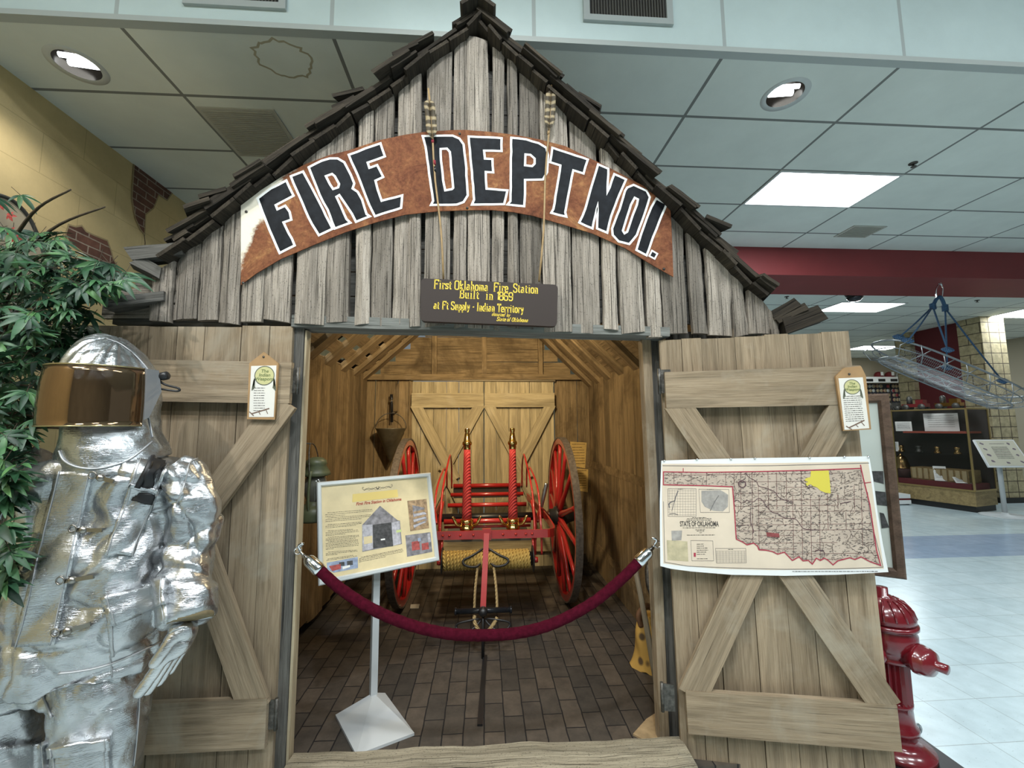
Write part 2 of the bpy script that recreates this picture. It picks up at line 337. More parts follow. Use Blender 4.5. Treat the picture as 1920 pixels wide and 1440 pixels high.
def brick_mat(name, c1, c2, mortar, bw, rh, ms, axes, off=.5):
    m, nt, b, N, L = nm(name); br = N.new('ShaderNodeTexBrick'); t = N.new('ShaderNodeTexCoord'); sx = N.new('ShaderNodeSeparateXYZ'); L.new(t.outputs['Object'], sx.inputs[0]); cx = N.new('ShaderNodeCombineXYZ')
    L.new(sx.outputs[axes[0]], cx.inputs[0]); L.new(sx.outputs[axes[1]], cx.inputs[1])
    dn = N.new('ShaderNodeTexNoise'); dn.inputs['Scale'].default_value = 14; L.new(t.outputs['Object'], dn.inputs['Vector']); va = N.new('ShaderNodeVectorMath'); va.operation = 'MULTIPLY_ADD'; L.new(dn.outputs['Color'], va.inputs[0]); va.inputs[1].default_value = (.008,.008,0); L.new(cx.outputs[0], va.inputs[2])
    L.new(va.outputs[0], br.inputs['Vector'])
    br.offset = off; br.inputs['Scale'].default_value = 1; br.inputs['Brick Width'].default_value = bw; br.inputs['Row Height'].default_value = rh; br.inputs['Mortar Size'].default_value = ms; br.inputs['Mortar Smooth'].default_value = .3; br.inputs['Bias'].default_value = -.1
    br.inputs['Color1'].default_value = col(c1); br.inputs['Color2'].default_value = col(c2); br.inputs['Mortar'].default_value = col(mortar)
    f = noise(N, L, mapped(N, L, (1,1,1)), 11, 7, .7); r = ramp(N, [(.3, .6), (.7, 1.25)]); L.new(f, r.inputs[0])
    L.new(mix(N, L, br.outputs['Color'], r.outputs[0], 1.0, 'MULTIPLY'), b.inputs['Base Color']); b.inputs['Roughness'].default_value = .8
    h = mix(N, L, br.outputs['Fac'], f, .35); bn = N.new('ShaderNodeBump'); bn.invert = True; bn.inputs['Strength'].default_value = .7; bn.inputs['Distance'].default_value = .008; L.new(h, bn.inputs['Height']); L.new(bn.outputs[0], b.inputs['Normal'])
    return m
wl = structure(MB().box((WL-.06, 5.0, 2.1), (.12, 21, 4.2)).build('wall_left', block_mat()))
PW = Plane((WL, 3, 2), (0,1,0), (1,0,0))
brk = brick_mat('bared_brick', (.17,.075,.05), (.10,.045,.032), (.34,.27,.21), .2, .067, .006, 'YZ')
def patch(px):
    flat('bared_brick', [PW.uvs(px)], PW, brk, wl, .006, .0)
    mb = MB(); ribbon(mb, PW.uvs(px), PW, .012, .0065, True); mb.build('plaster_edge', plain('broken_plaster', (.36,.28,.15), .9), wl)
patch([(250,306),(262,306),(330,357),(321,363),(312,376),(296,366),(293,375),(287,390),(272,402),(271,420),(270,440),(262,430),(252,408),(246,370)])
patch([(127,421),(140,425),(152,423),(160,434),(175,441),(200,451),(207,470),(211,486),(218,497),(226,515),(218,533),(205,537),(190,525),(170,500),(150,470),(130,456),(121,440)])
mb = MB(); ribbon(mb, PW.uvs([(270,440),(272,455),(270,475)]), PW, .01, .001); mb.build('crack', plain('crack_line', (.12,.08,.05), .9), wl)
structure(MB().box((4, -6.8, 2.5), (15, .1, 5.1)).build('wall_front', plain('hall_rear_wall', (.20,.185,.15), .8, var=.2, vs=1)))
# far and right-hand walls
BLK = brick_mat('split_face_block', (.50,.42,.25), (.43,.35,.2), (.10,.075,.05), .43, .205, .009, 'YZ')
BLKX = brick_mat('split_face_block', (.52,.44,.27), (.46,.385,.23), (.10,.075,.05), .215, .205, .009, 'XZ', 0)  # lighter copy for the front faces: their light is put into the colour
WR = 9.75
structure(MB().box((8, 12.55, 1.8), (17, .1, 3.6)).build('wall_back', plain('tan_far_wall', (.42,.36,.26), .8)))
py_ = lambda px: atX(px, 800, WR-.02).y
structure(MB().box((WR+.2, (py_(1862)+py_(1693))/2, 1.8), (.2, py_(1693)-py_(1862)-.05, 3.6)).build('wall_right', plain('oxblood_wall', (.13,.016,.02), .7)))
structure(MB().box((13.2, 9.0, 1.8), (.1, 14, 3.6)).build('wall_right', plain('tan_side_wall', (.40,.36,.27), .8)))
base_m = plain('black_cove_base', (.012,.012,.012), .5)
for y0, y1 in ((py_(1862), py_(1815)), (py_(1722), py_(1693))):
    p = MB(); p.box((WR+.23, (y0+y1)/2, 1.8), (.50, y1-y0, 3.6))
    po = p.build('trim_3', None, kind='structure'); po.data.materials.append(BLK); po.data.materials.append(BLKX)
    for f in po.data.polygons: f.material_index = 1 if abs(f.normal.y) > .5 else 0
    structure(MB().box((WR+.23, (y0+y1)/2, .05), (.53, y1-y0+.03, .1)).build('baseboard_right', base_m))
# ceiling troffers, grilles, downlights, sprinklers
E_PAN = plain('lit_diffuser', (.93,.97,1), .5, emit=5.5); M_VENT = plain('grille_metal', (.45,.44,.38), .6); M_DARK = plain('grille_dark', (.035,.033,.03), .8); M_TRIMW = plain('fixture_trim', (.55,.57,.55), .45)
def troffer(x, y, z, label, grp='ceiling light panels', en=55):
    t = thing('ceiling_light', label, 'ceiling light', (x, y, z), grp)
    f = MB()
    for sx in (-1, 1): f.box((x+sx*.598, y, z-.004), (.022, .61, .014)); f.box((x, y+sx*.293, z-.004), (1.175, .022, .014))
    f.build('frame', M_TRIMW, t); MB().box((x, y, z-.002), (1.175, .565, .006)).build('diffuser', E_PAN, t)
    o = lamp('troffer_glow', 'AREA', (x, y, z-.02), en, (.88,.97,1), 1.1, .5); setpar(o, t)
gx = lambda i: GX0+1.2192*i; gy = lambda j: GY0+.6096*(j-1)
troffer(gx(4.5), gy(2.5), CZ, 'bright square ceiling light panel in the bay in front of the red beam')
def fp(px, py): return atZ(px, py, CF)
for (x, y, lb) in ((*fp(1612,576)[:2], 'lit ceiling panel just behind the red beam, above the wire basket'), (*fp(1640,652)[:2], 'lit ceiling panel behind the top of the open right shed door'), (*fp(1622,687)[:2], 'farthest lit ceiling panel, low over the helmet shelf'), (*fp(1935,588)[:2], 'lit ceiling panel cut by the right edge beside the block pillar'), (*fp(1925,650)[:2], 'lit ceiling panel far right beyond the block pillar')):
    troffer(x, y, CF, lb, en=30)
for (px, py, lb, tilt) in ((145,123,'recessed round ceiling downlight near the yellow wall',1), (1472,178,'recessed round ceiling downlight right of the shed roof',-1)):
    p = atZ(px, py, CZ); t = thing('downlight', lb, 'ceiling light', p, 'recessed downlights')
    MB().lathe([(.118,0),(.155,-.004),(.158,.004)], p, n=40, cap=False).build('trim_ring', M_TRIMW, t)
    MB().lathe([(.118,0),(.116,.04),(.105,.09),(.09,.12),(.0,.13)], p, n=40, cap=False).build('reflector', plain('dark_reflector', (.03,.025,.02), .18, .7), t)
    l = MB(); l.tube([(p.x-.085, p.y-.012*tilt-.02, p.z+.045), (p.x+.085, p.y+.012*tilt-.02, p.z+.045)], .016, 10); l.tube([(p.x-.08, p.y-.012*tilt+.04, p.z+.045), (p.x+.08, p.y+.012*tilt+.04, p.z+.045)], .02, 10)
    l.build('lamp', plain('lamp_glass', (.9,.97,1), .4, emit=6), t)
    o = lamp('downlight_beam', 'SPOT', (p.x, p.y, p.z-.02), 24 if tilt > 0 else 30, (1,.95,.86), .05, target=(p.x-.25*(tilt > 0), p.y, 0), angle=R(118), blend=.7); setpar(o, t)
def vent(name, lb, c, sx, sy, N_, nsl=12, dark=True, wall=False, grp='air grilles'):
    t = thing(name, lb, 'air vent', c, grp); c = Vector(c)
    if wall:
        f = MB()
        for s in (-1,1): f.box((c.x+s*(sx/2-.02), c.y, c.z), (.04,.02,sy)); f.box((c.x, c.y, c.z+s*(sy/2-.02)), (sx-.08,.02,.04))
        f.build('frame', plain('vent_frame', (.38,.41,.40), .5), t); MB().box((c.x, c.y+.006, c.z), (sx-.08,.006,sy-.08)).build('backing', M_DARK, t)
        s_ = MB()
        for k in range(nsl): s_.box((c.x-sx/2+.06+(sx-.12)*k/(nsl-1), c.y-.002, c.z), (.008,.012,sy-.08))
        s_.build('louvres', plain('vent_louvre', (.07,.065,.055), .7), t)
    else:
        MB().box((c.x, c.y, c.z-.004), (sx, sy, .01)).build('frame', M_VENT, t); s_ = MB()
        for k in range(nsl): s_.box((c.x, c.y-sy/2+.03+(sy-.06)*k/(nsl-1), c.z-.012), (sx-.06, sy/nsl*.45, .006), V=(0,.9,.3))
        s_.build('louvres', plain('grille_louvre', (.40,.39,.33), .6), t)
YF = FAS-.05
a, b_ = atY(1093,0,YF), atY(1262,48,YF); vent('wall_vent', 'grey-framed air vent high on the pale fascia right of the shed peak', ((a.x+b_.x)/2, YF, b_.z+.11), b_.x-a.x, .22, 0, 26, wall=True)
a, b_ = atY(344,0,YF), atY(536,16,YF); vent('wall_vent', 'grey-framed air vent on the pale fascia cut by the top edge, left of the peak', ((a.x+b_.x)/2, YF, b_.z+.10), b_.x-a.x, .22, 0, 26, wall=True)
vent('ceiling_vent', 'square louvred ceiling grille behind the left shed roof edge', (-1.84, 3.28, CZ), .56, .56, 0, 24)
p = atZ(1612, 434, CZ); vent('ceiling_vent', 'small dark ceiling grille just in front of the red beam', (p.x, p.y, CZ), .42, .3, 0, 10)
for (px, py, Z, lb) in ((1712,306,CZ,'small sprinkler head on the bay ceiling beside the bright light panel'), (1475,556,CF,'small sprinkler head above the charred eave end'), (1832,563,CF,'small sprinkler head right of the blue basket ropes')):
    p = atZ(px, py, Z); t = thing('sprinkler', lb, 'sprinkler', p, 'sprinkler heads')
    MB().lathe([(.034,0),(.034,-.006),(.012,-.012)], p, n=16).build('escutcheon', M['iron'], t); MB().lathe([(.008,-.01),(.008,-.03),(.022,-.032),(.022,-.036)], p, n=12).build('deflector', M['iron'], t)
p = atZ(1602, 548, CF); t = thing('security_camera', 'black dome camera on the ceiling behind the red beam', 'camera', p)
MB().lathe([(.13,0),(.13,-.03),(.12,-.05)], p, n=24).build('housing', M['black'], t); MB().lathe([(.115,-.05),(.105,-.10),(.07,-.14),(.0,-.155)], p, n=24).build('dome', plain('smoked_dome', (.01,.01,.012), .08), t)
# brown water stain on a tile and rust marks under the vents
mst = plain('water_stain', (.40,.365,.26), .9, var=.12, vs=20); rs = random.Random(5); c = PC.uv(533,112); lp = [(c[0]+math.cos(a*math.pi/18)*(.17+rs.uniform(-.02,.02)), c[1]+math.sin(a*math.pi/18)*(.14+rs.uniform(-.015,.015))) for a in range(36)]
mb = MB(); ribbon(mb, lp, PC, .014, .001, True); mb.build('water_stain', mst, bpy.data.objects['ceiling'])
# ---------------- the shed
F = 1.95                                        # plane of the front framing
rd = random.Random(11)
shed = thing('wooden_shed', 'weathered grey plank fire station shed with open double doors and ragged shake roof', 'shed', (0, F, 0))
PF = Plane((0, F, 0), (1,0,0), (0,-1,0))        # u = x, v = z
XL, XR = -1.24, 1.10                            # inner faces of the plank side walls
YB = 4.5; FZ = .062
FLOORB = brick_mat('brick_paving', (.085,.066,.048), (.040,.034,.027), (.006,.005,.005), .205, .098, .0035, 'YX')
MB().box(((XL+XR)/2, (F+YB)/2+.03, 0), (2.9, YB-F+.2, 2*FZ)).build('brick_floor', FLOORB, shed)
# sill timber with rounded, worn edges
mb = MB(); prof = [(1.985,.0),(1.985,.112),(1.965,.132),(1.90,.138),(1.80,.132),(1.775,.11),(1.77,0)]
rings = []
for i in range(41):
    x = -.80+1.66*i/40; k = 1-.35*max(0,(i-30)/10); dz = .012*mnoise.noise((x*3,1,0))-.022*(i/40)+.012
    rings.append([mb.vert((x, y+.008*mnoise.noise((x*6,y*9,1)), max(0,z+dz*(z>.01)+.006*mnoise.noise((x*9,y*20,2)))), (x, y, z)) for y, z in prof])
for a, b in zip(rings, rings[1:]):
    for k in range(len(prof)-1): mb.face((a[k], b[k], b[k+1], a[k+1]), 0, False)
mb.face(rings[0]); mb.face(rings[-1][::-1]); mb.build('sill_timber', M['sill'], shed)
# posts and header
mb = MB(); mb.board((-.868, F-.012, 0), (0,0,1), (1,0,0), 1.965, .046, .055, rd, n=8, ej=.003); mb.build('door_post', M['post'], shed)
mb = MB(); mb.board((-.822, F-.006, 0), (0,0,1), (1,0,0), 1.945, .010, .045, rd, n=8, ej=.002); mb.build('door_jamb', M['pale'], shed)  # pale colour stands in for the inner post edge lit from inside the shed
mb = MB(); mb.board((.83, F+.08, 0), (0,0,1), (1,0,0), 1.925, .075, .09, rd, n=8, ej=.004); mb.build('door_post', M['post'], shed)
mb = MB(); mb.board((.797, F+.06, 0), (-.006,0,1), (1,0,0), 1.925, .04, .055, rd, n=8, ej=.004); mb.build('door_jamb', M['door'], shed)
mb = MB(); mb.beam((-.87, F+.03, 1.982), (.88, F+.03, 1.945), .05, .13, rd, n=10, ej=.004); mb.build('door_header', M['beam'], shed)
mb = MB(); mb.beam((-1.66, F+.05, 1.985), (-.86, F+.05, 1.975), .04, .1, rd, n=4, ej=.004); mb.build('door_header', M['post'], shed)
# roof geometry: ridge and two pitches
RX, RZ = -.035, 3.50
SLL, SLR = (3.50-2.205)/1.438, (3.50-2.095)/1.408
def roofz(x): return RZ-(RX-x)*SLL if x < RX else RZ-(x-RX)*SLR
# gable boards
GF = F-.03
def gboard(x0, x1, zb, mb):
    w_ = x1-x0; n = 9; off = Vector((rd.uniform(0,50), rd.uniform(0,50), rd.uniform(0,50))); t = rd.uniform(.022,.034); fr = GF-rd.uniform(0,.014)
    za, zc = roofz(x0)-.03, roofz(x1)-.03; ea, eb = 0, 0; lean = rd.uniform(-.012,.012); R_ = []
    crown = rd.uniform(.002,.008)
    for i in range(n+1):
        k = i/n; ea = ea*.8+rd.uniform(-.0035,.0035); eb = eb*.8+rd.uniform(-.0035,.0035)
        a, b = x0+ea+lean*k, x1+eb+lean*k
        la, lb = zb+(za-zb)*k+(rd.uniform(-.012,.012) if i == 0 else 0), zb+(zc-zb)*k+(rd.uniform(-.012,.012) if i == 0 else 0)
        row = []
        for (q, yy) in ((0,t),(0,.004),(.1,0),(.5,-crown),(.9,0),(1,.004),(1,t)):
            xx = a+(b-a)*q; zz = la+(lb-la)*q; row.append(mb.vert((xx, fr+yy, zz), (zz+off.x, xx+off.y, yy+off.z)))
        R_.append(row)
    for a, b in zip(R_, R_[1:]):
        for k in range(6): mb.face((a[k], a[k+1], b[k+1], b[k]))
    mb.face(R_[0][::-1]); mb.face(R_[-1])
mb = MB(); x = -1.475
while x < 1.40:
    w_ = rd.choice((.055,.07,.085,.10,.115,.13)); w_ = min(w_, 1.42-x)
    if w_ > .03: gboard(x, x+w_, 1.985-.022*(x+1.5)+rd.uniform(-.006,.006), mb)
    x += w_+rd.choice((.004,.006,.009,.014,.024))
mb.build('gable_wall', M['gable'], shed)
# dark backing boards added behind the gaps so that they stay in shade
mb = MB(); z = 2.0
while z < 3.45:
    xa = RX-(RZ-.08-z-.04)/SLL; xb = RX+(RZ-.08-z-.04)/SLR
    if xb-xa > .1: mb.board((xa, F+.055, z), (1,0,0), (0,0,1), xb-xa, .115, .02, rd, n=3, ej=.004)
    z += .12
mb.build('gable_gap_backing', M['post'], shed)
# stub logs at the left eave
mb = MB()
for z, xa in ((1.99,-1.70),(2.065,-1.66),(2.13,-1.57)): mb.board((xa, F+.02, z), (1,0,0), (0,0,1), .46, .07, .03, rd, n=6, ej=.006)
mb.build('eave_boards', M['gable'], shed)
# shake roof
RZ2 = 3.15                                      # the roof behind the tall front gable sits lower
def slope(side): 
    S = Vector((-1, 0, -SLL)).normalized() if side < 0 else Vector((1, 0, -SLR)).normalized(); return S, Vector((side*abs(S.z), 0, abs(S.x)))
def plank(mb, side, a, U, L_, w_, t, **k):
    if side < 0: mb.board(a+Vector((0,w_,0)), U, (0,-1,0), L_, w_-.004, t, rd, **k)
    else: mb.board(a, U, (0,1,0), L_, w_-.004, t, rd, **k)
def rake(side):
    """overhanging shakes of the front gable, stepped and ragged at their ends"""
    S, Nn = slope(side); length = 1.80 if side < 0 else 1.95; mb = MB(); o = Vector((RX, 0, RZ)); s1 = .02
    while s1 < length:
        ex = rd.uniform(.085,.19); y = 1.845+rd.uniform(-.035,.025); s0 = s1-.03; s1 = min(length, s1+ex); lift = rd.uniform(.006,.022)
        for lay in range(2):
            a = o+S*s0+Nn*(.003+lay*.012); b = o+S*(s1+rd.uniform(0,.03))+Nn*(.008+lay*.012+lift*(.5+.5*lay)); a.y = b.y = 0; U = (b-a).normalized(); yy = y+lay*rd.uniform(-.012,.02)
            for w0, w_ in ((0, rd.uniform(.12,.17)), (.17, .17)):
                p = Vector(a); p.y = yy+w0; plank(mb, side, p, U, (b-a).length, w_ if w0 == 0 else w_, rd.uniform(.012,.022), n=3, ej=.007, tj=.05)
    for q in range(6 if side < 0 else 3):
        s1 = rd.uniform(.35,1.7); a = Vector((RX, 1.84+rd.uniform(-.02,.03), RZ))+S*(s1-.11)+Nn*.035; U = (S+Nn*rd.uniform(.15,.45)).normalized(); plank(mb, side, a, U, .13, .09, .018, n=2, ej=.006, tj=.04)
    mb.build('front_shakes', M['shake'], shed)
    m4 = MB(); s_ = -.02
    while s_ < length:
        w_ = rd.uniform(.09,.16); a = Vector((RX, 1.85+rd.uniform(-.02,.02), RZ))+S*s_-Nn*(.004+rd.uniform(0,.008))
        if side < 0: m4.board(a+S*w_, (0,1,0), -S, F+.16-a.y, w_-.004, .016, rd, n=2, ej=.004, tj=.02)
        else: m4.board(a, (0,1,0), S, F+.16-a.y, w_-.004, .016, rd, n=2, ej=.004, tj=.02)
        s_ += w_
    m4.build('rake_boards', M['shake'], shed)
def mainroof(side):
    S, Nn = slope(side); length = 2.0; nc = 12; ex = length/nc; mb = MB(); o = Vector((RX, 0, RZ2))
    for c in range(nc):
        y = F+.10; k = 0
        while y < YB+.12:
            w_ = rd.uniform(.10,.17)
            if not (side < 0 and 3 <= c <= 11 and y < 4.0 and rd.random() < .75):
                a = o+S*(ex*c-.05)+Nn*.035; b = o+S*(ex*(c+1)+rd.uniform(0,.03))+Nn*.055; a.y = b.y = y; plank(mb, side, a, (b-a).normalized(), (b-a).length, w_, .016, n=1, ej=.003, tj=.02)
            y += w_; k += 1
    mb.build('roof_slope', M['shake'], shed)
    for y in (2.30, 2.66, 3.02, 3.38, 3.74, 4.10, 4.42):
        a = Vector((RX, y, RZ2))-Nn*.03+S*.02; b = Vector((RX, y, RZ2))-Nn*.03+S*(length-.25); m2 = MB(); m2.beam(a, b, .05, .13, rd, up=Nn, n=4, ej=.003); m2.build('rafter', M['inner'], shed)
    m3 = MB(); s_ = .02
    while s_ < length-.05:
        w_ = rd.uniform(.10,.14); a = Vector((RX, F+.10, RZ2))+S*s_
        if side < 0: m3.board(a+S*w_, (0,1,0), -S, YB-F, w_, .018, rd, n=4, ej=.004)
        else: m3.board(a, (0,1,0), S, YB-F, w_, .018, rd, n=4, ej=.004)
        s_ += w_+(rd.uniform(.05,.08) if side < 0 else .002)
    m3.build('roof_sheathing', M['inner'], shed)
for sd_ in (-1, 1): rake(sd_); mainroof(sd_)
mb = MB()
for k, (y0, y1) in enumerate(((1.80,2.5),(2.5,3.3),(3.3,4.1),(4.1,4.6))):
    for s in (-1,1): mb.board((RX+s*.005, y0, (RZ if k == 0 else RZ2)+.055), (0,1,0), Vector((s,0,-.75)), y1-y0, .10, .018*s, rd, n=2, ej=.005)
mb.build('ridge_cap', M['shake'], shed)
for s in (-1,1):                                # charred eave ends sticking out right, logs at left
    mb = MB()
    if s > 0:
        for k, (x0, z0, x1, z1, w_) in enumerate(((1.40,2.02,1.50,2.085,.045),(1.42,2.0,1.535,2.055,.04),(1.43,1.965,1.60,2.03,.075))): mb.beam((x0,F-.01-.01*k,z0),(x1,F-.06-.01*k,z1), w_, .09, rd, n=3, ej=.004, tj=.02)
    else:
        for k, (x0, z0, x1, z1, w_) in enumerate(((-1.42,2.085,-1.62,2.035,.04),(-1.44,2.18,-1.53,2.23,.05),(-1.36,2.30,-1.53,2.25,.06))): mb.beam((x0,F-.02,z0),(x1,F-.07,z1), w_, .09, rd, n=3, ej=.005, tj=.02)
    mb.build('eave_end', M['shake'] if s > 0 else M['post'], shed)
# plank side walls
def sidewall(X, s):
    mb = MB(); y = 2.06 if s < 0 else 2.14
    while y < YB:
        w_ = rd.uniform(.10,.19); w_ = min(w_, YB-y)
        z1 = 2.04+rd.uniform(-.012,.02); z0 = .0 if s > 0 else rd.uniform(.12,.2)*(1 if y > 2.5 else .6)
        if s < 0: mb.board((X, y+w_-.004, z0), (0,0,1), (0,-1,0), z1-z0, w_-.004, -.022, rd, n=6, ej=.003, tj=.02)
        else: mb.board((X+.022, y, z0), (0,0,1), (0,1,0), z1-z0, w_-.004, -.022, rd, n=6, ej=.003, tj=.02)
        y += w_
    return mb.build('side_wall', M['inner'], shed)
sidewall(XL, -1); sidewall(XR, 1)
for X in (XL-.06, XR+.06):                       # girts and outer boarding
    mb = MB()
    for z in (.3, 1.1, 2.02): mb.box((X, (F+YB)/2+.06, z), (.08, YB-F-.06, .07))
    mb.build('wall_girt', M['inner'], shed)
for X, s in ((-1.47,-1),(1.40,1)):
    mb = MB(); y = F+.06
    while y < YB: w_ = rd.uniform(.1,.18); mb.board((X, y, 0), (0,0,1), (0,1,0), 2.08, w_-.004, .022*s, rd, n=4, ej=.003); y += w_
    mb.build('outer_wall', M['gable'], shed)
for x0, x1 in ((-1.475,-.87),(.905,1.41)):
    mb = MB(); x = x0
    while x < x1-.02: w_ = min(.14, x1-x); mb.board((x, F+.07, 0), (0,0,1), (1,0,0), 1.97, w_-.003, .022, rd, n=3, ej=.002); x += w_
    mb.build('front_wall', M['post'], shed)
# back wall: planks, gable boards, studs, plate
for x0, x1 in ((XL-.05,-.775),(.76,XR+.06)):
    x = x0; mb = MB()
    while x < x1-.01: w_ = min(rd.uniform(.11,.19), x1-x); mb.board((x, YB+.03, 0), (0,0,1), (1,0,0), 2.05, w_-.004, .022, rd, n=6, ej=.003); x += w_
    mb.build('back_wall', M['inner'], shed)
mb = MB(); z = 2.06
while z < 3.45:
    xa = RX-(RZ2-z-.12)/SLL; xb = RX+(RZ2-z-.12)/SLR
    if xb-xa > .1: mb.board((xa, YB+.05, z), (1,0,0), (0,0,1), xb-xa, .135, .02, rd, n=6, ej=.006)
    z += .14
mb.build('back_gable', M['inner'], shed)
for x in (-.539,-.006,.604):
    mb = MB(); mb.board((x-.025, YB-.01, 2.03), (0,0,1), (1,0,0), 1.05-.92*abs(x), .05, .04, rd, n=3, ej=.002); mb.build('stud', M['inner'], shed)
mb = MB(); mb.board((XL, YB+.0, 2.0), (1,0,0), (0,0,1), XR-XL, .06, .04, rd, n=5, ej=.003); mb.build('wall_plate', M['inner'], shed)
mb = MB(); mb.tube([(-.78, YB-.02, 2.0),(.76,YB-.02,1.99)], .011, 8); mb.build('door_rail', M['pale'], shed)
# doors: one builder for all four leaves. origin is the hinge foot, U runs across the leaf, N faces the viewer
def brace_line(mb, pl, p0, p1, wd, t, w0, m=0, ext=0):
    a, b = Vector(p0), Vector(p1); d = (b-a); L_ = d.length; d.normalize()
    A = pl.at(a.x-d.x*ext, a.y-d.y*ext, w0); L_ += 2*ext; U = pl.U*d.x+pl.V*d.y; V = -pl.U*d.y+pl.V*d.x
    mb.board(A-V*(wd/2), U, V, L_, wd, t, rd, n=4, ej=.002)
def leaf(pl, W_, H_, mat, rails, braces, npl, t=.028, z0=.03, top=(0, None), bot=(0, None), dz=0):
    """top / bot: where the leaf's upper and lower corners lie along U; dz: drop of the top's outer corner"""
    t0, t1 = top[0], top[1] if top[1] is not None else W_; b0, b1 = bot[0], bot[1] if bot[1] is not None else W_
    mb = MB(); f = 0; ws = [rd.uniform(.75,1.3) for _ in range(npl)]; s = sum(ws)
    for q in ws:
        k = q/s; xb, xt = b0+(b1-b0)*f, t0+(t1-t0)*f; H2 = H_+dz*f+rd.uniform(-.004,.004)-z0; w_ = max(t1-t0, b1-b0)*k; U = (pl.V*H2+pl.U*(xt-xb)).normalized()
        mb.board(pl.at(xb, z0, 0), U, -pl.U, H2, -(w_-.0035), -t, rd, n=6, ej=.0012); f += k
    d = mb.build('shed_door', mat, shed)
    for (u0, v0, u1, v1, wd) in rails:
        m2 = MB(); brace_line(m2, pl, (u0,v0), (u1,v1), wd, .026, t); m2.build('door_rail', mat, d)
    for k, (u0, v0, u1, v1, wd) in enumerate(braces):
        m2 = MB(); brace_line(m2, pl, (u0,v0), (u1,v1), wd, .026-.001*(k+1), t, 0, .045); m2.build('door_brace', mat, d)
    return d
def seg(pl, pts): return pl.uvs(pts)
# right leaf stands open, swung a little towards the viewer
hx, hy = .868, F-.02; ang = math.atan2(1.735-hy, 1.72-hx); PD = Plane((hx, hy, 0), (math.cos(ang), math.sin(ang), 0), (math.sin(ang), -math.cos(ang), 0))
PD3 = PD.shift(.028)
def mid(pl, a, b, c, d_, wd=None):               # centre line of a timber from its four photographed corners: a-b one long edge, d_-c the other
    A, B, C_, D = (Vector(p) for p in pl.uvs([a,b,c,d_])); p0, p1 = (A+D)/2, (B+C_)/2
    return (p0.x, p0.y, p1.x, p1.y, wd or ((A-D).length+(B-C_).length)/2)
PDb = PD3.shift(.02)
rl = [mid(PDb, (1246,698),(1612,687),(1618,758),(1249,767)), mid(PDb, (1290,1294),(1682,1322),(1688,1408),(1285,1375))]
tri = PDb.uvs([(1250,768),(1588,760),(1455,925),(1430,925)])
cx, cv = PDb.uv(1452, 985)
def V2(p): return PDb.uv(*p)
p1, p2, p3, p4 = V2((1282,770)), V2((1582,768)), V2((1306,1287)), V2((1648,1308))
br_ = [(p1[0]-.01,p1[1]+.0,p4[0],p4[1],.118), (p2[0],p2[1],cx+.05,cv+.05,.118), (cx-.05,cv-.07,p3[0],p3[1],.118)]
WD = PD.uv(1608,700)[0]
UV = [PD.shift(.028).uv(*p) for p in ((1238,636),(1600,618),(1282,1432),(1692,1452))]
dr = leaf(PD, .875, UV[0][1], M['door'], rl, br_, 7, top=(UV[0][0],UV[1][0]), bot=(UV[2][0],UV[3][0]), dz=UV[1][1]-UV[0][1])
for (px, py) in ((1236,716),(1242,1300)):
    u, v = PD.uv(px+14, py); m2 = MB(); m2.box(PD.at(u-.012, v, .03), (.05, .11, .006), U=PD.U, V=PD.V); m2.tube([PD.at(u-.038, v-.06, .03), PD.at(u-.038, v+.06, .03)], .008, 8); m2.build('hinge', M['iron'], dr)
# left leaf lies back flat beside the opening
PL = Plane((-.862, F-.03, 0), (1,0,0), (0,-1,0)); PLb = PL.shift(.048)
WLF = .93
PL0 = Plane((-.862-WLF, F-.03, 0), (1,0,0), (0,-1,0)); PLb = PL0.shift(.048)
rl = [mid(PLb, (150,672),(546,680),(545,756),(150,750)), mid(PLb, (120,1322),(502,1312),(497,1398),(120,1425))]
V2 = lambda p: PLb.uv(*p)
p1, p2, c_ = V2((150,770)), V2((520,768)), V2((352,985)); p3, p4 = V2((130,1310)), V2((470,1310))
br_ = [(p2[0],p2[1],c_[0]-.02,c_[1]-.06,.118), (p1[0],p1[1],c_[0]+.02,c_[1]+.02,.118), (c_[0]-.01,c_[1]+.05,p4[0],p4[1],.118), (c_[0]-.04,c_[1]-.05,p3[0],p3[1],.118)]
dl = leaf(PL0, WLF, 1.955, M['door'], rl, br_, 7)
for (px, py) in ((556,715),(516,1330)):
    u, v = PL0.uv(px, py); m2 = MB(); m2.box(PL0.at(u-.01, v, .03), (.05, .11, .006), U=PL0.U, V=PL0.V); m2.tube([PL0.at(u+.018, v-.06, .03), PL0.at(u+.018, v+.06, .03)], .008, 8); m2.build('hinge', M['iron'], dl)
# closed pair at the back
for x0, x1, s in ((-.765,-.012,1),(-.004,.742,-1)):
    pb = Plane((x0, YB-.005, 0), (1,0,0), (0,-1,0)); W_ = x1-x0; cxx = W_/2
    z1 = 1.985
    d = leaf(pb, W_, z1, M['backdoor'], [(.0,1.78,W_,1.78,.15),(.0,.30,W_,.30,.15)], [(.06,1.70,W_/2+.06,1.0,.11),(W_-.06,1.70,W_/2-.02,1.08,.11),(W_/2,1.05,.06,.38,.11),(W_/2,1.02,W_-.06,.38,.11)], 6)
mb = MB(); mb.board((-.80, YB+.0, 0), (0,0,1), (1,0,0), 2.0, .035, .03, rd, n=4, ej=.002); mb.build('back_door_frame', M['inner'], shed)
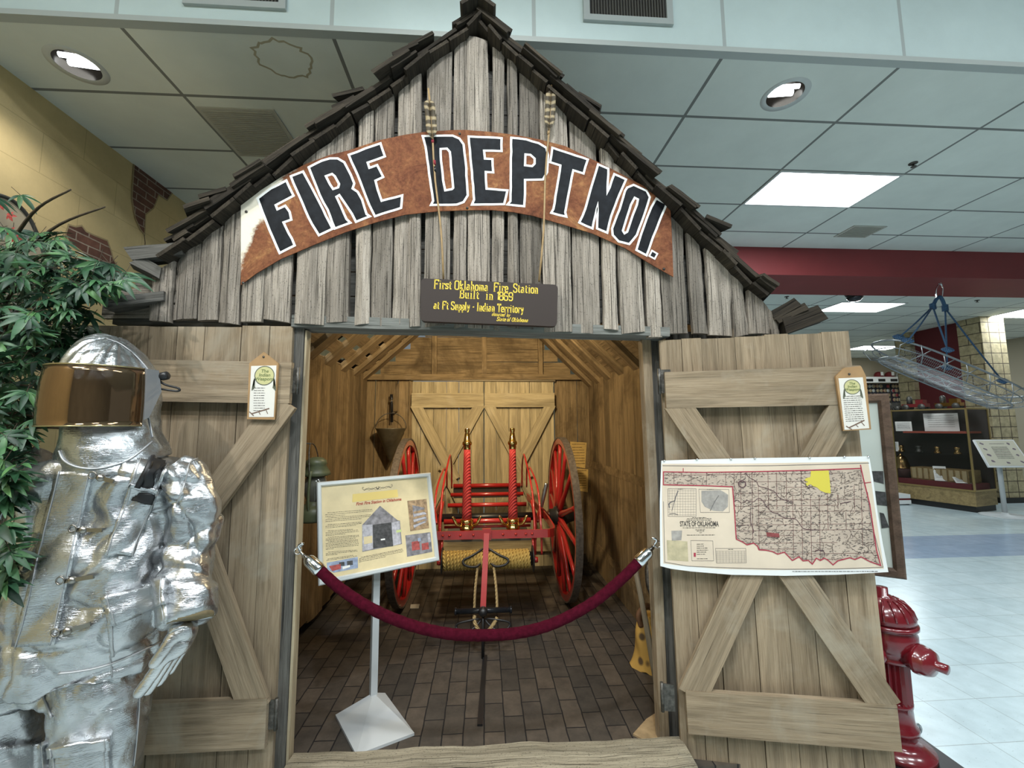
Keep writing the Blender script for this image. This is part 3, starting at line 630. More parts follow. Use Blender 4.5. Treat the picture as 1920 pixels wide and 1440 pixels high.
# ---------------- arched sign
Y_S = F-.055
PS = Plane((0, Y_S, 2.8), (1,0,0), (0,-1,0))
def rust():
    m, nt, b, N, L = nm('rusted_sheet'); v = mapped(N, L, (1,1,1))
    f = noise(N, L, v, 6, 10, .78, .8); r = ramp(N, [(.30, (.07,.024,.013)), (.43, (.155,.055,.026)), (.55, (.215,.085,.038)), (.68, (.37,.19,.075)), (.8, (.5,.32,.15))]); L.new(f, r.inputs[0])
    f2 = noise(N, L, v, 55, 4, .7); r2 = ramp(N, [(.3, .65), (.65, 1.15)]); L.new(f2, r2.inputs[0]); c = mix(N, L, r.outputs[0], r2.outputs[0], 1.0, 'MULTIPLY')
    # bare pale paint left at the sheet's left end
    sx = N.new('ShaderNodeSeparateXYZ'); L.new(v, sx.inputs[0]); f3 = noise(N, L, v, 7, 6, .7)
    a = N.new('ShaderNodeMath'); a.operation = 'MULTIPLY_ADD'; L.new(sx.outputs['X'], a.inputs[0]); a.inputs[1].default_value = -9; a.inputs[2].default_value = -9.53
    z = N.new('ShaderNodeMath'); z.operation = 'MULTIPLY_ADD'; L.new(sx.outputs['Z'], z.inputs[0]); z.inputs[1].default_value = 4; z.inputs[2].default_value = -9.44
    q = N.new('ShaderNodeMath'); q.operation = 'ADD'; L.new(a.outputs[0], q.inputs[0]); L.new(z.outputs[0], q.inputs[1]); q2 = N.new('ShaderNodeMath'); q2.operation = 'MULTIPLY_ADD'; L.new(f3, q2.inputs[0]); q2.inputs[1].default_value = 1.6; L.new(q.outputs[0], q2.inputs[2])
    r3 = ramp(N, [(.50, 0), (.72, 1)]); L.new(q2.outputs[0], r3.inputs[0]); c = mix(N, L, c, (.72,.68,.56), r3.outputs[0])
    L.new(c, b.inputs['Base Color']); b.inputs['Roughness'].default_value = .8; b.inputs['Specular IOR Level'].default_value = .2; bump(N, L, b, f2, .3, .003); return m
sign = thing('arched_sign', 'arched rusty metal sign lettered FIRE DEPT NO1. in black with white outlines', 'sign', (0, Y_S, 2.7))
PLATE = [(452.5,386),(481.7,363),(529.6,331.7),(573,308.8),(617,292),(654.6,282.7),(710.8,264),(760,253.5),(799,248),(847.5,245),(872.5,244.5),(916,248),(963,253.4),(1010,262),(1060,275),(1100.7,295.4),(1131,309.5),(1175,332.7),(1221.6,357.8),(1253.8,376),(1257,401),(1260,461.6),(1262,520),(1213.5,492),(1173,466.6),(1110.8,438.4),(1050,420),(1000,405.5),(963,398.5),(924,394.5),(885,394.5),(822.5,396.6),(760,403.2),(706.7,417),(648,436),(594,457.7),(527.5,486),(481.7,513),(452.5,535)]
flat('sign_plate', [PS.uvs(PLATE)], PS, rust(), sign, .004, 0)
def L1(p): return [(440+x/4.8, 240+y/4.8) for x, y in p]
def L2(p): return [(760+x/6.4, 230+y/6.4) for x, y in p]
def L3(p): return [(1000+x/4.964, 240+y/4.964) for x, y in p]
LET = [
 ('F', [L1([(212,640),(330,550),(470,478),(495,535),(535,615),(375,700),(390,737),(460,705),(500,760),(515,830),(445,855),(490,950),(520,1000),(545,1062),(410,1130),(385,1075),(320,925),(255,760)])]),
 ('I', [L1([(510,440),(620,398),(700,545),(770,680),(885,912),(762,970),(700,870),(640,745),(560,560)])]),
 ('R', [L1([(670,360),(790,300),(860,280),(930,280),(990,315),(1050,430),(1080,505),(1065,550),(1110,580),(1150,650),(1190,780),(1220,800),(1095,850),(1060,780),(1000,690),(945,610),(920,625),(960,710),(1010,825),(1045,858),(905,910),(880,850),(840,740),(770,610),(710,460)]), L1([(825,440),(880,420),(905,440),(943,510),(935,540),(890,555),(860,510)])]),
 ('E', [L1([(1030,248),(1180,190),(1315,145),(1355,262),(1200,318),(1215,365),(1285,340),(1340,447),(1270,480),(1290,560),(1325,660),(1510,612),(1500,725),(1265,800),(1215,700),(1160,560),(1110,430)])]),
 ('D', [L2([(210,170),(400,166),(570,165),(650,200),(700,270),(725,480),(740,720),(750,880),(700,960),(620,990),(310,995),(335,945),(300,700),(265,450),(245,300)]), L2([(425,325),(500,320),(535,360),(560,620),(575,790),(560,805),(480,820),(455,700),(430,470)])]),
 ('E', [L2([(760,175),(1155,195),(1155,350),(945,345),(955,440),(1045,445),(1055,605),(965,600),(975,800),(1225,820),(1185,985),(800,990),(825,930),(800,600),(775,330)])]),
 ('P', [L2([(1270,190),(1450,210),(1600,255),(1690,310),(1710,400),(1700,600),(1650,690),(1435,695),(1435,870),(1425,1010),(1225,990),(1260,950),(1265,600)]), L2([(1440,390),(1500,395),(1550,440),(1550,500),(1520,530),(1435,520)])]),
 ('T', [L3([(175,190),(340,245),(505,300),(465,430),(370,400),(330,600),(295,790),(305,830),(165,795),(185,760),(215,580),(250,355),(155,325)])]),
 ('N', [L3([(600,345),(695,385),(690,500),(683,618),(750,435),(860,485),(800,620),(720,830),(685,980),(590,940),(598,705),(548,940),(425,885),(480,760),(560,480)])]),
 ('O', [L3([(870,560),(930,535),(1050,590),(1080,650),(1040,780),(960,1000),(890,1085),(790,1060),(735,1000),(730,940),(800,760),(850,590)]), L3([(940,655),(970,670),(960,720),(920,820),(870,970),(845,985),(830,960),(870,830),(905,720)])]),
 ('I', [L3([(1140,662),(1235,715),(1170,870),(1110,1020),(1050,1190),(955,1140),(1000,990),(1050,850),(1095,740)])]),
 ('.', [L3([(1100,1145),(1150,1175),(1125,1222),(1075,1195)])])]
LBLK = plain('sign_black', (.009,.011,.014), .6, var=.4, vs=30, bmp=.1, spec=.12); LWHT = plain('sign_white', (.80,.82,.80), .55)
for ch, loops in LET:
    uv = [PS.uvs(l) for l in loops]; lo = flat('letter', uv, PS, LBLK, sign, .0012, .004)
    mb = MB()
    for l in uv:
        pts = []
        for i, p in enumerate(l):                    # hand-painted wobble along each edge
            q = l[(i+1)%len(l)]; n = max(1, int(math.dist(p,q)/.03))
            for k in range(n): pts.append((p[0]+(q[0]-p[0])*k/n+rd.uniform(-.0012,.0012)*(k>0), p[1]+(q[1]-p[1])*k/n+rd.uniform(-.0012,.0012)*(k>0)))
        ribbon(mb, pts, PS, .0105 if ch != '.' else .008, .0056, True)
    mb.build('letter_outline', LWHT, lo)
mb = MB()
for p in ((463,398),(1244,505),(876,391),(862,252),(457,531),(1256,384)): u, v = PS.uv(*p); mb.lathe([(.006,0),(.006,.003),(.0,.005)], PS.at(u, v, .004), PS.N, 10)
mb.build('nails', M['iron'], sign)
# ---------------- two arrows shot through the sign
FEA = None
def feather_mat():
    m, nt, b, N, L = nm('barred_feather'); w_ = N.new('ShaderNodeTexWave'); w_.inputs['Scale'].default_value = 9; w_.bands_direction = 'Z'; w_.inputs['Distortion'].default_value = 5; w_.inputs['Detail'].default_value = 2
    L.new(mapped(N, L, (1,1,1)), w_.inputs['Vector']); r = ramp(N, [(.35, (.06,.045,.024)), (.62, (.13,.098,.052)), (.8, (.34,.27,.155))]); L.new(w_.outputs['Fac'], r.inputs[0]); L.new(r.outputs[0], b.inputs['Base Color']); b.inputs['Roughness'].default_value = .7; return m
FEA = feather_mat(); SH = plain('arrow_shaft_wood', (.33,.22,.10), .6, var=.2, vs=30)
def arrow(label, top, bot, fe0, fe1, bands, wd):
    pl = Plane((0, Y_S-.03, 2.8), (1,0,0), (0,-1,0)); A, B = Vector(pl.uv(*top)), Vector(pl.uv(*bot)); d = (B-A).normalized(); n = Vector((-d.y, d.x))
    t = thing('arrow', label, 'arrow', pl.at(B.x, B.y), 'arrows across the sign')
    P3 = lambda p, w_=0: pl.at(p.x, p.y, w_)
    L_ = (B-A).length; pts = [P3(A+d*(L_*k/8)+n*(.004*math.sin(k*1.3)), .0) for k in range(9)]
    MB().tube(pts, .0045, 8).build('shaft', SH, t)
    a0, a1 = (Vector(pl.uv(*fe0))-A).dot(d), (Vector(pl.uv(*fe1))-A).dot(d)
    for k, ang in enumerate((15, 165, 270)):
        mb = MB(); ca, sa = math.cos(R(ang)), math.sin(R(ang)); out = pl.U*ca+pl.N*abs(sa)*.6 if k < 2 else pl.N
        N_ = 22; prev = None; W_ = wd*(1 if k < 2 else .6)
        for i in range(N_+1):
            q = i/N_; e = min(1, q*7+.25)*(1-max(0,(q-.78)/.22)**2)*W_+rd.uniform(-.0015,.0015); base = P3(A+d*(a0+(a1-a0)*q), .003); tip = P3(A+d*(a0+(a1-a0)*(q-.07)), .003)+out*max(.002,e)+pl.N*.005*math.sin(q*9)
            cur = (mb.vert(base), mb.vert((base+tip)/2+pl.N*.004), mb.vert(tip), mb.vert(tip-pl.N*.0012), mb.vert(base-pl.N*.0012))
            if prev:
                for j in range(4): mb.face((prev[j], prev[j+1], cur[j+1], cur[j]), 0, True)
            prev = cur
        mb.build('fletching', FEA, t)
    for (p0, p1, mm) in bands:
        a, b = (Vector(pl.uv(*p0))-A).dot(d), (Vector(pl.uv(*p1))-A).dot(d); MB().tube([P3(A+d*a), P3(A+d*b)], .0062, 8).build('binding', mm, t)
RB = plain('red_thread', (.25,.02,.03), .8)
arrow('feathered arrow crossing the letter D of the rusty sign', (803,166), (833,523), (806,193), (816,266), [((816,301),(817,309),RB),((818,313),(819,322),M['black']),((816,262),(816,268),RB)], .026)
arrow('feathered arrow crossing the sign between the letters P and T', (1034,160), (1012,528), (1033,176), (1026,248), [((1026,246),(1025.5,252),SH)], .026)
# ---------------- routed plaque
PQ = Plane((0, F-.075, 2.1), (1,0,0), (0,-1,0))
plq = thing('wooden_plaque', 'dark brown routed board with yellow lettering about the first Oklahoma fire station', 'sign', PQ.at(*PQ.uv(917,570)))
c4 = [Vector(PQ.uv(*p)) for p in ((791,526),(1044,538),(1042,615),(790,605))]
o_ = []; rr = .022
for i in range(4):
    p, a, b = c4[i], c4[i-1], c4[(i+1)%4]; da, db = (a-p).normalized()*rr, (b-p).normalized()*rr
    for k in range(6): t_ = k/5; o_.append(tuple((p+da)*(1-t_)**2+2*p*t_*(1-t_)+(p+db)*t_**2))
flat('board', [o_], PQ, wood('dark_stained_board', (.055,.042,.036), (.040,.030,.026), (.022,.016,.014), .25, .0, rough=.55, bmp=.2), plq, .03, 0)
# slab lettering drawn as routed strokes: cap height 1, x height .64
GL = {'F':'0,0 0,1 .62,1 .62,.82|0,.54 .42,.54 .42,.64|-.13,0 .17,0|-.13,1 0,1|.42,.54 .42,.44','i':'.12,0 .12,.62 0,.62|-.02,0 .27,0|.12,.86 .12,.92','r':'.1,0 .1,.62 -.02,.62|-.02,0 .26,0|.1,.45 .22,.6 .4,.6 .42,.48','s':'.42,.46 .42,.6 .1,.6 .02,.5 .08,.36 .34,.3 .42,.18 .34,.03 .04,.03 .02,.16','t':'.18,.86 .18,.1 .26,.02 .42,.04|.02,.62 .4,.62','O':'.12,0 .52,0 .64,.14 .64,.86 .52,1 .12,1 0,.86 0,.14 .12,0','k':'.1,0 .1,1 -.02,1|-.02,0 .24,0|.1,.28 .42,.62 .54,.62|.22,.38 .46,0 .58,0','l':'.12,0 .12,1 0,1|0,0 .26,0','a':'.06,.58 .34,.62 .42,.52 .42,.06 .54,.02|.42,.36 .12,.34 .02,.2 .08,.02 .28,.02 .42,.14','h':'.1,0 .1,1 -.02,1|-.02,0 .22,0|.1,.45 .22,.62 .4,.6 .46,.48 .46,0|.34,0 .58,0','o':'.1,0 .36,0 .46,.14 .46,.48 .36,.62 .1,.62 0,.48 0,.14 .1,0','m':'.1,0 .1,.62 -.02,.62|-.02,0 .2,0|.1,.46 .2,.61 .34,.6 .39,.48 .39,0|.31,0 .47,0|.39,.46 .5,.61 .64,.6 .68,.48 .68,0|.6,0 .78,0','S':'.56,.78 .56,.94 .46,1 .12,1 .02,.88 .02,.68 .14,.56 .46,.46 .58,.32 .58,.12 .46,0 .12,0 .02,.08 .02,.24','n':'.1,0 .1,.62 -.02,.62|-.02,0 .22,0|.1,.45 .22,.62 .38,.6 .44,.48 .44,0|.32,0 .56,0','e':'.02,.32 .46,.32 .46,.48 .36,.62 .12,.62 .02,.48 .02,.14 .12,0 .4,0 .46,.1','B':'.06,0 .06,1|-.08,0 .44,0 .56,.12 .56,.42 .44,.54 .06,.54|-.08,1 .4,1 .5,.9 .5,.64 .42,.54','u':'-.02,.62 .1,.62 .1,.12 .18,.0 .34,.02 .44,.18|.34,.62 .44,.62 .44,0 .56,0','1':'.02,.84 .2,1 .2,0','8':'.14,.52 .04,.66 .04,.9 .14,1 .4,1 .5,.9 .5,.66 .4,.52 .14,.52 .02,.38 .02,.1 .14,0 .42,0 .54,.1 .54,.38 .4,.52','6':'.5,.86 .42,1 .14,1 .02,.86 .02,.12 .14,0 .42,0 .54,.12 .54,.42 .42,.54 .14,.54 .02,.44','9':'.06,.14 .14,0 .42,0 .54,.14 .54,.88 .42,1 .14,1 .02,.88 .02,.58 .14,.46 .42,.46 .54,.56','p':'.1,-.28 .1,.62 -.02,.62|-.02,-.28 .26,-.28|.1,.46 .22,.62 .38,.62 .48,.48 .48,.14 .38,0 .22,0 .1,.12','y':'-.02,.62 .16,.62|.06,.62 .26,.04|.32,.62 .54,.62|.46,.62 .2,-.2 .02,-.24','I':'.14,0 .14,1|-.02,0 .3,0|-.02,1 .3,1','d':'.46,0 .46,1 .34,1|.46,0 .58,0|.46,.46 .34,.62 .14,.62 .02,.48 .02,.14 .14,0 .34,0 .46,.14','T':'.32,0 .32,1|.18,0 .46,0|0,.82 0,1 .64,1 .64,.82','-':'0,.42 .3,.48','b':'.1,1 .1,0|-.02,1 .1,1|.1,.46 .22,.62 .4,.62 .48,.48 .48,.14 .4,0 .22,0 .1,.14','f':'.14,0 .14,.86 .24,1 .4,.96|0,.62 .34,.62|.02,0 .28,0'}
YEL = plain('sign_yellow', (.72,.52,.05), .55)
def slab(s, p0, p1, capx, sw, parent, pl, shear=0):
    """line of routed slab lettering from photographed baseline point p0 to p1"""
    A, B = Vector(pl.uv(*p0)), Vector(pl.uv(*p1)); d = (B-A).normalized(); n = Vector((-d.y, d.x)); L_ = (B-A).length; adv = []; x = 0
    for ch in s:
        if ch == ' ': x += .42; adv.append(None); continue
        xs = [float(q.split(',')[0]) for st in GL[ch].split('|') for q in st.split()]; adv.append((x-min(xs))); x += max(xs)-min(xs)+.17
    k = L_/x; mb = MB()
    for ch, a in zip(s, adv):
        if a is None: continue
        for st in GL[ch].split('|'):
            pts = []
            for q in st.split():
                gx_, gy_ = (float(e) for e in q.split(',')); P_ = A+d*((gx_+a)*k+shear*gy_*capx)+n*(gy_*capx); pts.append(P_)
            ribbon(mb, pts, pl, sw, .0306)
    return mb.build('lettering', YEL, parent)
slab('First Oklahoma  Fire  Station', (815,544.5), (1009,554), .0385, .005, plq, PQ)
slab('Built  in 1869', (862,562), (962,567.5), .036, .005, plq, PQ)
slab('at Ft Supply - Indian Territory', (815,582), (982,590), .0345, .0048, plq, PQ)
slab('donated by', (922,595), (956,597), .014, .0025, plq, PQ, .3)
slab('State of Oklahoma', (931,604.5), (989,607), .0165, .0028, plq, PQ, .25)
# ---------------- velvet barrier rope across the doorway
VEL = plain('maroon_velvet', (.05,.003,.010), 1.0, var=.3, vs=60, bmp=.3, spec=.08); VEL.node_tree.nodes['Principled BSDF'].inputs['Sheen Weight'].default_value = .0
rope = thing('velvet_rope', 'maroon velvet barrier rope with chrome hooks slung across the doorway', 'barrier rope', atY(905,1190,1.9))
YR = 1.90
KEY = [(597,1067),(640,1105),(700,1143),(770,1172),(840,1188),(905,1191),(975,1186),(1040,1168),(1110,1131),(1165,1086),(1199,1052)]
pts = [atY(x, y, YR-.05*math.sin(math.pi*i/10)) for i, (x, y) in enumerate(KEY)]
sp = smoothpts(pts, 8)
MB().tube(sp, lambda k: .0225+.0008*math.sin(k*300), 16).build('velvet_cover', VEL, rope)
for e, nx, hook in ((sp[0], sp[2], (565,1029)), (sp[-1], sp[-3], (1226,1018))):
    d = (e-nx).normalized()
    MB().lathe([(.025,-.012),(.028,.0),(.026,.03),(.025,.055),(.017,.07),(.010,.075),(.009,.09)], e, d, 20).build('end_cap', M['chrome'], rope)
    s = 1 if hook[0] > 900 else -1; h = atY(hook[0], hook[1], YR); a = e+d*.09; q = smoothpts([a, a+d*.02+Vector((s*.004,0,.012)), h+Vector((-s*.006,0,.022)), h+Vector((s*.012,0,.012)), h+Vector((s*.006,.01,-.008))], 6)
    MB().tube(q, .0055, 8).build('snap_hook', M['chrome'], rope)
for px, py, s, par in ((559,1032,-1,'left'),(1232,1020,1,'right')):
    c = atY(px, py, F-.022); t = thing('screw_eye', f'small chrome screw eye on the {par} door post holding the rope', 'hook', c); mb = MB()
    mb.tube([c+Vector((math.cos(k*math.pi/8)*.014, -.006, math.sin(k*math.pi/8)*.014)) for k in range(16)], .003, 8, closed=True); mb.build('eye', M['chrome'], t)
    MB().tube([c+Vector((s*.014,-.006,0)), c+Vector((s*.022,.05,0))], .003, 8).build('shank', M['chrome'], t)
# ---------------- information stand in the doorway
SW, SH_ = .62, .489; sc_, yw, tl, rl_ = Vector((-.563, 2.363, .988)), .513, .264, .015
U = Vector((math.cos(yw), math.sin(yw), 0)); Nn = Vector((math.sin(yw), -math.cos(yw), 0)); V = Vector((0,0,1))*math.cos(tl)-Nn*math.sin(tl)
U, V = U*math.cos(rl_)+V*math.sin(rl_), -U*math.sin(rl_)+V*math.cos(rl_); Nn = U.cross(V); PI_ = Plane(sc_, U, Nn)
stand = thing('information_stand', 'white metal pedestal stand with a framed story of the first fire station inside the doorway', 'sign stand', (-.60, 2.40, FZ))
mb = MB(); fw = .026
prof = [(0,0),(0,.018),(.005,.024),(fw-.006,.024),(fw,.014)]
def frame(name, pl, W_, H_, fw, th, mat, par, w0=0):
    mb = MB(); cs = [(-W_/2,-H_/2),(W_/2,-H_/2),(W_/2,H_/2),(-W_/2,H_/2)]
    pr = [(0,0),(0,th*.75),(.2*fw,th),(.75*fw,th),(fw,th*.55),(fw,0)]
    rings = [[mb.vert(pl.at(x-math.copysign(o,x), y-math.copysign(o,y), w0+h)) for o, h in pr] for x, y in cs]
    for i in range(4):
        a, b = rings[i], rings[(i+1)%4]
        for k in range(len(pr)): mb.face((a[k], b[k], b[(k+1)%len(pr)], a[(k+1)%len(pr)]))
    return mb.build(name, mat, par)
FRM = plain('silver_white_frame', (.66,.70,.70), .3, .3)
frame('frame', PI_, SW, SH_, .024, .02, FRM, stand)
PAR = plain('parchment_print', (.66,.55,.32), .55, var=.12, vs=9)
pp = flat('poster', [rect(-SW/2+.012,-SH_/2+.012,SW/2-.012,SH_/2-.012)], PI_, PAR, stand, .004, .002)
def pz(x, y): return PI_.uv(560+x/6.4, 860+y/6.4)
def pzs(p): return [pz(*q) for q in p]
wq = .0062
flat('print_block', [pzs([(645,428),(1180,372),(1190,462),(640,525)])], PI_, plain('yellow_tape', (.72,.55,.17), .5), pp, .0006, wq)
INK = M['text']; GRY = plain('photo_grey', (.22,.21,.22), .6, var=.45, vs=45); GR2 = plain('photo_pale', (.42,.41,.44), .6, var=.3, vs=60); PHB = plain('photo_blue', (.30,.36,.48), .6, var=.3, vs=40); PHR = plain('photo_red', (.35,.07,.06), .6, var=.5, vs=50); PHBR = plain('photo_brown', (.33,.22,.12), .6, var=.5, vs=50); DRK = plain('photo_dark', (.05,.05,.05), .6, var=.6, vs=60)
a = pz(955, 545); b = pz(655, 552); c = pz(1250, 485)
text('title_lettering', 'First Fire Station in Oklahoma', PI_, (b[0]+c[0])/2, (b[1]+c[1])/2, .0215, plain('title_red', (.38,.045,.03), .6), pp, wq+.001, .0006, math.atan2(c[1]-b[1], c[0]-b[0]), sx=.93, shear=.25, bold=.0004)
# scroll ornament
mb = MB()
for s in (-1,1):
    o = Vector(pz(945,360)); e = lambda k, r: (o.x+s*k, o.y+r)
    ribbon(mb, [e(.0,.0),e(.012,.006),e(.03,-.002),e(.05,.007),e(.07,-.002),e(.082,.006),e(.08,.014),e(.073,.012)], PI_, .0018, wq+.0005)
    ribbon(mb, [e(.0,.0),e(.012,-.006),e(.028,.005),e(.046,-.004),e(.062,.006),e(.075,-.004)], PI_, .0013, wq+.0006)
    ribbon(mb, [e(.0,-.006),e(.008,.006),e(.004,.010)], PI_, .003, wq+.0007)
mb.build('scroll_ornament', INK, pp)
# body text reads only as fine lines
def textlines(name, rows, pl, w_, th, par, seed, mat=INK):
    q = random.Random(seed); mb = MB()
    for (x0, y0, x1, y1) in rows:
        d = Vector((x1-x0, y1-y0)); L_ = d.length; d.normalize(); x = 0
        while x < L_-.002:
            ln = min(q.uniform(.004,.014)*(th/.0022), L_-x); ribbon(mb, [(x0+d.x*x, y0+d.y*x), (x0+d.x*(x+ln), y0+d.y*(x+ln))], pl, th*q.uniform(.7,1), w_); x += ln+.0022
    return mb.build(name, mat, par)
rows = []; q = random.Random(4)
for i, (y, xr) in enumerate(((655,890),(675,890),(697,560),(718,870),(737,855),(757,760),(798,770),(815,765),(832,700),(873,660),(890,725),(907,725),(924,560),(950,720),(967,725),(985,700),(1003,725),(1020,725),(1038,730),(1055,720),(1073,720),(1090,430),(1126,710),(1143,720),(1160,480))):
    x0 = 345 if i in (0,3,6,9,13,16,22) else 318; yo = (y-655)*.02
    a = pz(x0+yo*.5, y+ (0 if x0 == 318 else -4)); b = pz(xr-q.uniform(0,20), y-(xr-x0)*.083); rows.append((*a, *b))
for y, x0, x1 in ((1185,740,1245),(1203,722,1250),(1221,720,1250),(1240,720,1040)): rows.append((*pz(x0,y), *pz(x1,y-(x1-x0)*.2)))
for x0, y, x1 in ((345,1205,650),(330,1222,700)): rows.append((*pz(x0,y), *pz(x1,y-(x1-x0)*.15)))
textlines('body_text', rows, PI_, wq+.0004, .0022, pp, 8)
def pic(poly, mat, par=pp, up=0): return flat('print_block', [pzs(poly)], PI_, mat, par, .0005, wq+.0002+up)
pic([(758,797),(972,567),(1185,742),(1210,745),(1235,1025),(760,1118)], GRY); pic([(885,795),(1105,765),(1128,1050),(890,1080)], DRK, up=.0005); pic([(760,800),(880,790),(888,1082),(762,1110)], GR2, up=.0005); pic([(1110,770),(1205,748),(1220,1020),(1130,1045)], GR2, up=.0005)
pic([(775,940),(880,925),(880,1010),(780,1030)], PAR, up=.001); pic([(1165,860),(1225,850),(1228,880),(1168,890)], plain('print_green', (.5,.58,.25), .6), up=.001); pic([(980,965),(1030,958),(1032,975),(982,982)], M['paper'], up=.001)
pic([(1298,508),(1530,485),(1560,835),(1335,872)], PHBR); pic([(1360,560),(1500,590),(1535,740),(1380,840)], GRY, up=.0005)
for k in range(6): pic([(1370,640+k*32),(1500,610+k*30),(1530,640+k*24),(1380,662+k*33)], GR2 if k%2 else PHBR, up=.0009)
pic([(1275,922),(1575,882),(1598,1118),(1296,1178)], GRY); pic([(1350,1000),(1440,985),(1450,1090),(1355,1105)], PHR, up=.0005); pic([(1470,1020),(1550,1005),(1560,1085),(1475,1100)], PHR, up=.0005); pic([(1425,955),(1460,950),(1462,990),(1428,995)], PHB, up=.0008); pic([(1540,900),(1570,896),(1580,1000),(1550,1005)], GR2, up=.0005)
pic([(333,1250),(705,1178),(708,1312),(420,1368),(340,1330)], PHB); pic([(360,1290),(500,1262),(505,1320),(400,1350)], PHR, up=.0005); pic([(480,1245),(545,1238),(548,1285),(482,1290)], DRK, up=.0004); pic([(575,1230),(645,1222),(648,1275),(578,1282)], DRK, up=.0004); pic([(520,1295),(610,1275),(612,1300),(525,1330)], M['paper'], up=.0009)
PST = plain('grey_powder_coat', (.50,.53,.54), .4)
base = Vector((-.585, 2.40, FZ)); ctop = PI_.at(.02, -.05, -.022)
mb = MB(); mb.box(((base.x+ctop.x)/2*0+base.x, base.y, .50), (.034, .034, .92), U=(math.cos(yw),math.sin(yw),0), V=(-math.sin(yw),math.cos(yw),0)); mb.build('post', PST, stand)
MB().box(PI_.at(.0, -.06, -.012), (.18, .14, .016), U=U, V=V).build('mounting_plate', PST, stand)
MB().box(PI_.at(.0, -.06, -.03), (.05, .06, .05), U=U, V=V).build('tilt_block', PST, stand)
mb = MB(); q4 = [atZ(*p, FZ+.012) for p in ((629,1340),(722,1299),(777,1374),(668,1415))]; ap = Vector((base.x, base.y, FZ+.05)); lo = [mb.vert((p.x,p.y,FZ)) for p in q4]; hi = [mb.vert(p) for p in q4]; tp = [mb.vert(ap+(p-ap)*.12*Vector((1,1,0)).length/1.41*Vector((1,1,.0)).x if False else Vector((ap.x+(p.x-ap.x)*.1, ap.y+(p.y-ap.y)*.1, ap.z))) for p in q4]
for i in range(4): j = (i+1)%4; mb.face((lo[i],lo[j],hi[j],hi[i])[::-1]); mb.face((hi[i],hi[j],tp[j],tp[i])[::-1])
mb.face(tp[::-1]); mb.face(lo); mb.build('base', PST, stand)
# ---------------- tag-shaped information boards on the two doors
TW = plain('tag_wood', (.36,.22,.10), .6, var=.15, vs=12); TP = plain('tag_paper', (.70,.68,.62), .7)
def tagboard(label, pl, out, pap, circ, lines, w0, spear):
    t = thing('tag_board', label, 'information tag', pl.at(*pl.uv(*out[0]), w0), 'tag boards on the doors'); q = pl.shift(w0)
    b = flat('board', [q.uvs(out)], q, TW, t, .012, 0); p = flat('card', [q.uvs(pap)], q, TP, t, .001, .012)
    c = q.uv(*circ[0]); r = abs(q.uv(*circ[1])[0]-c[0]); cl = [(c[0]+r*math.cos(k*math.pi/16), c[1]+r*math.sin(k*math.pi/16)) for k in range(32)]
    flat('emblem', [cl], q, plain('emblem_ochre', (.52,.50,.24), .7), p, .0005, .0131); mb = MB(); ribbon(mb, cl, q, r*.09, .0139, True)
    for s in (-1,1):
        for k in range(3): x = c[0]+s*r*(1.0+.02*k); ribbon(mb, [(x, c[1]-r*(.3+.1*k)), (x+s*r*.06*k, c[1]-r*(1.0+.12*k)), (x+s*r*(.1*k-.05), c[1]-r*(1.35+.12*k))], q, r*.13, .0139)
    mb.build('emblem_feathers', plain('emblem_ink', (.12,.13,.09), .7), p)
    for k, s in enumerate(('The', 'Indian', 'Weapons')): text('lettering', s, q, c[0], c[1]+r*(.48-.42*k), r*.5, plain('emblem_green', (.14,.19,.07), .7), p, .0142, .0004, shear=.2)
    rows = []
    for (x0, x1, y0, y1, y2, n) in lines:
        for k in range(n):
            a = q.uv(x0+(y0+(y1-y0)*k/(n-1)-y0)*.115*spear, y0+(y1-y0)*k/(n-1)); b_ = q.uv(x1+((y1-y0)*k/(n-1))*.115*spear, y0+(y1-y0)*k/(n-1)+y2); rows.append((*a, *b_))
    textlines('body_text', rows, q, .0136, .0024, p, 5)
    mb = MB(); A, B = q.uv(*circ[2]), q.uv(*circ[3]); ribbon(mb, [A, B], q, .005, .0137); A, B = Vector(A), Vector(B); d = (B-A).normalized(); n = Vector((-d.y,d.x))
    ribbon(mb, [A-d*.006+n*.011, A+d*.006-n*.011], q, .004, .0138); ribbon(mb, [B-d*.015+n*.0, B-d*.012-n*.02], q, .003, .0138); ribbon(mb, [A+d*.03, A+d*.033-n*.014], q, .003, .0138); mb.build('spear_drawing', plain('spear_brown', (.16,.10,.07), .7), p)
    c2 = q.uv(*circ[4]); MB().lathe([(.005,0),(.004,.003),(0,.004)], q.at(c2[0], c2[1], .012), q.N, 10).build('nail', M['iron'], t)
tagboard('wooden tag card about weapons hung on the left shed door', PL0, [(470,682),(497,661),(524,682),(518,787),(466,786)], [(474,687),(521,686),(516,782),(470,782)], [(499,705),(517,705),(475,776),(508,766),(497,670)], [(479,500,728,770,0,10)], .058, -.1)
tagboard('wooden tag card about weapons hung on the right shed door', PD, [(1564,706),(1581,690),(1611,687),(1620,705),(1630,805),(1578,808)], [(1569,710),(1614,708),(1626,803),(1580,806)], [(1594,726),(1609,726),(1588,802),(1617,788),(1589,702)], [(1577,1611,744,790,-1.5,13)], .058, 1)
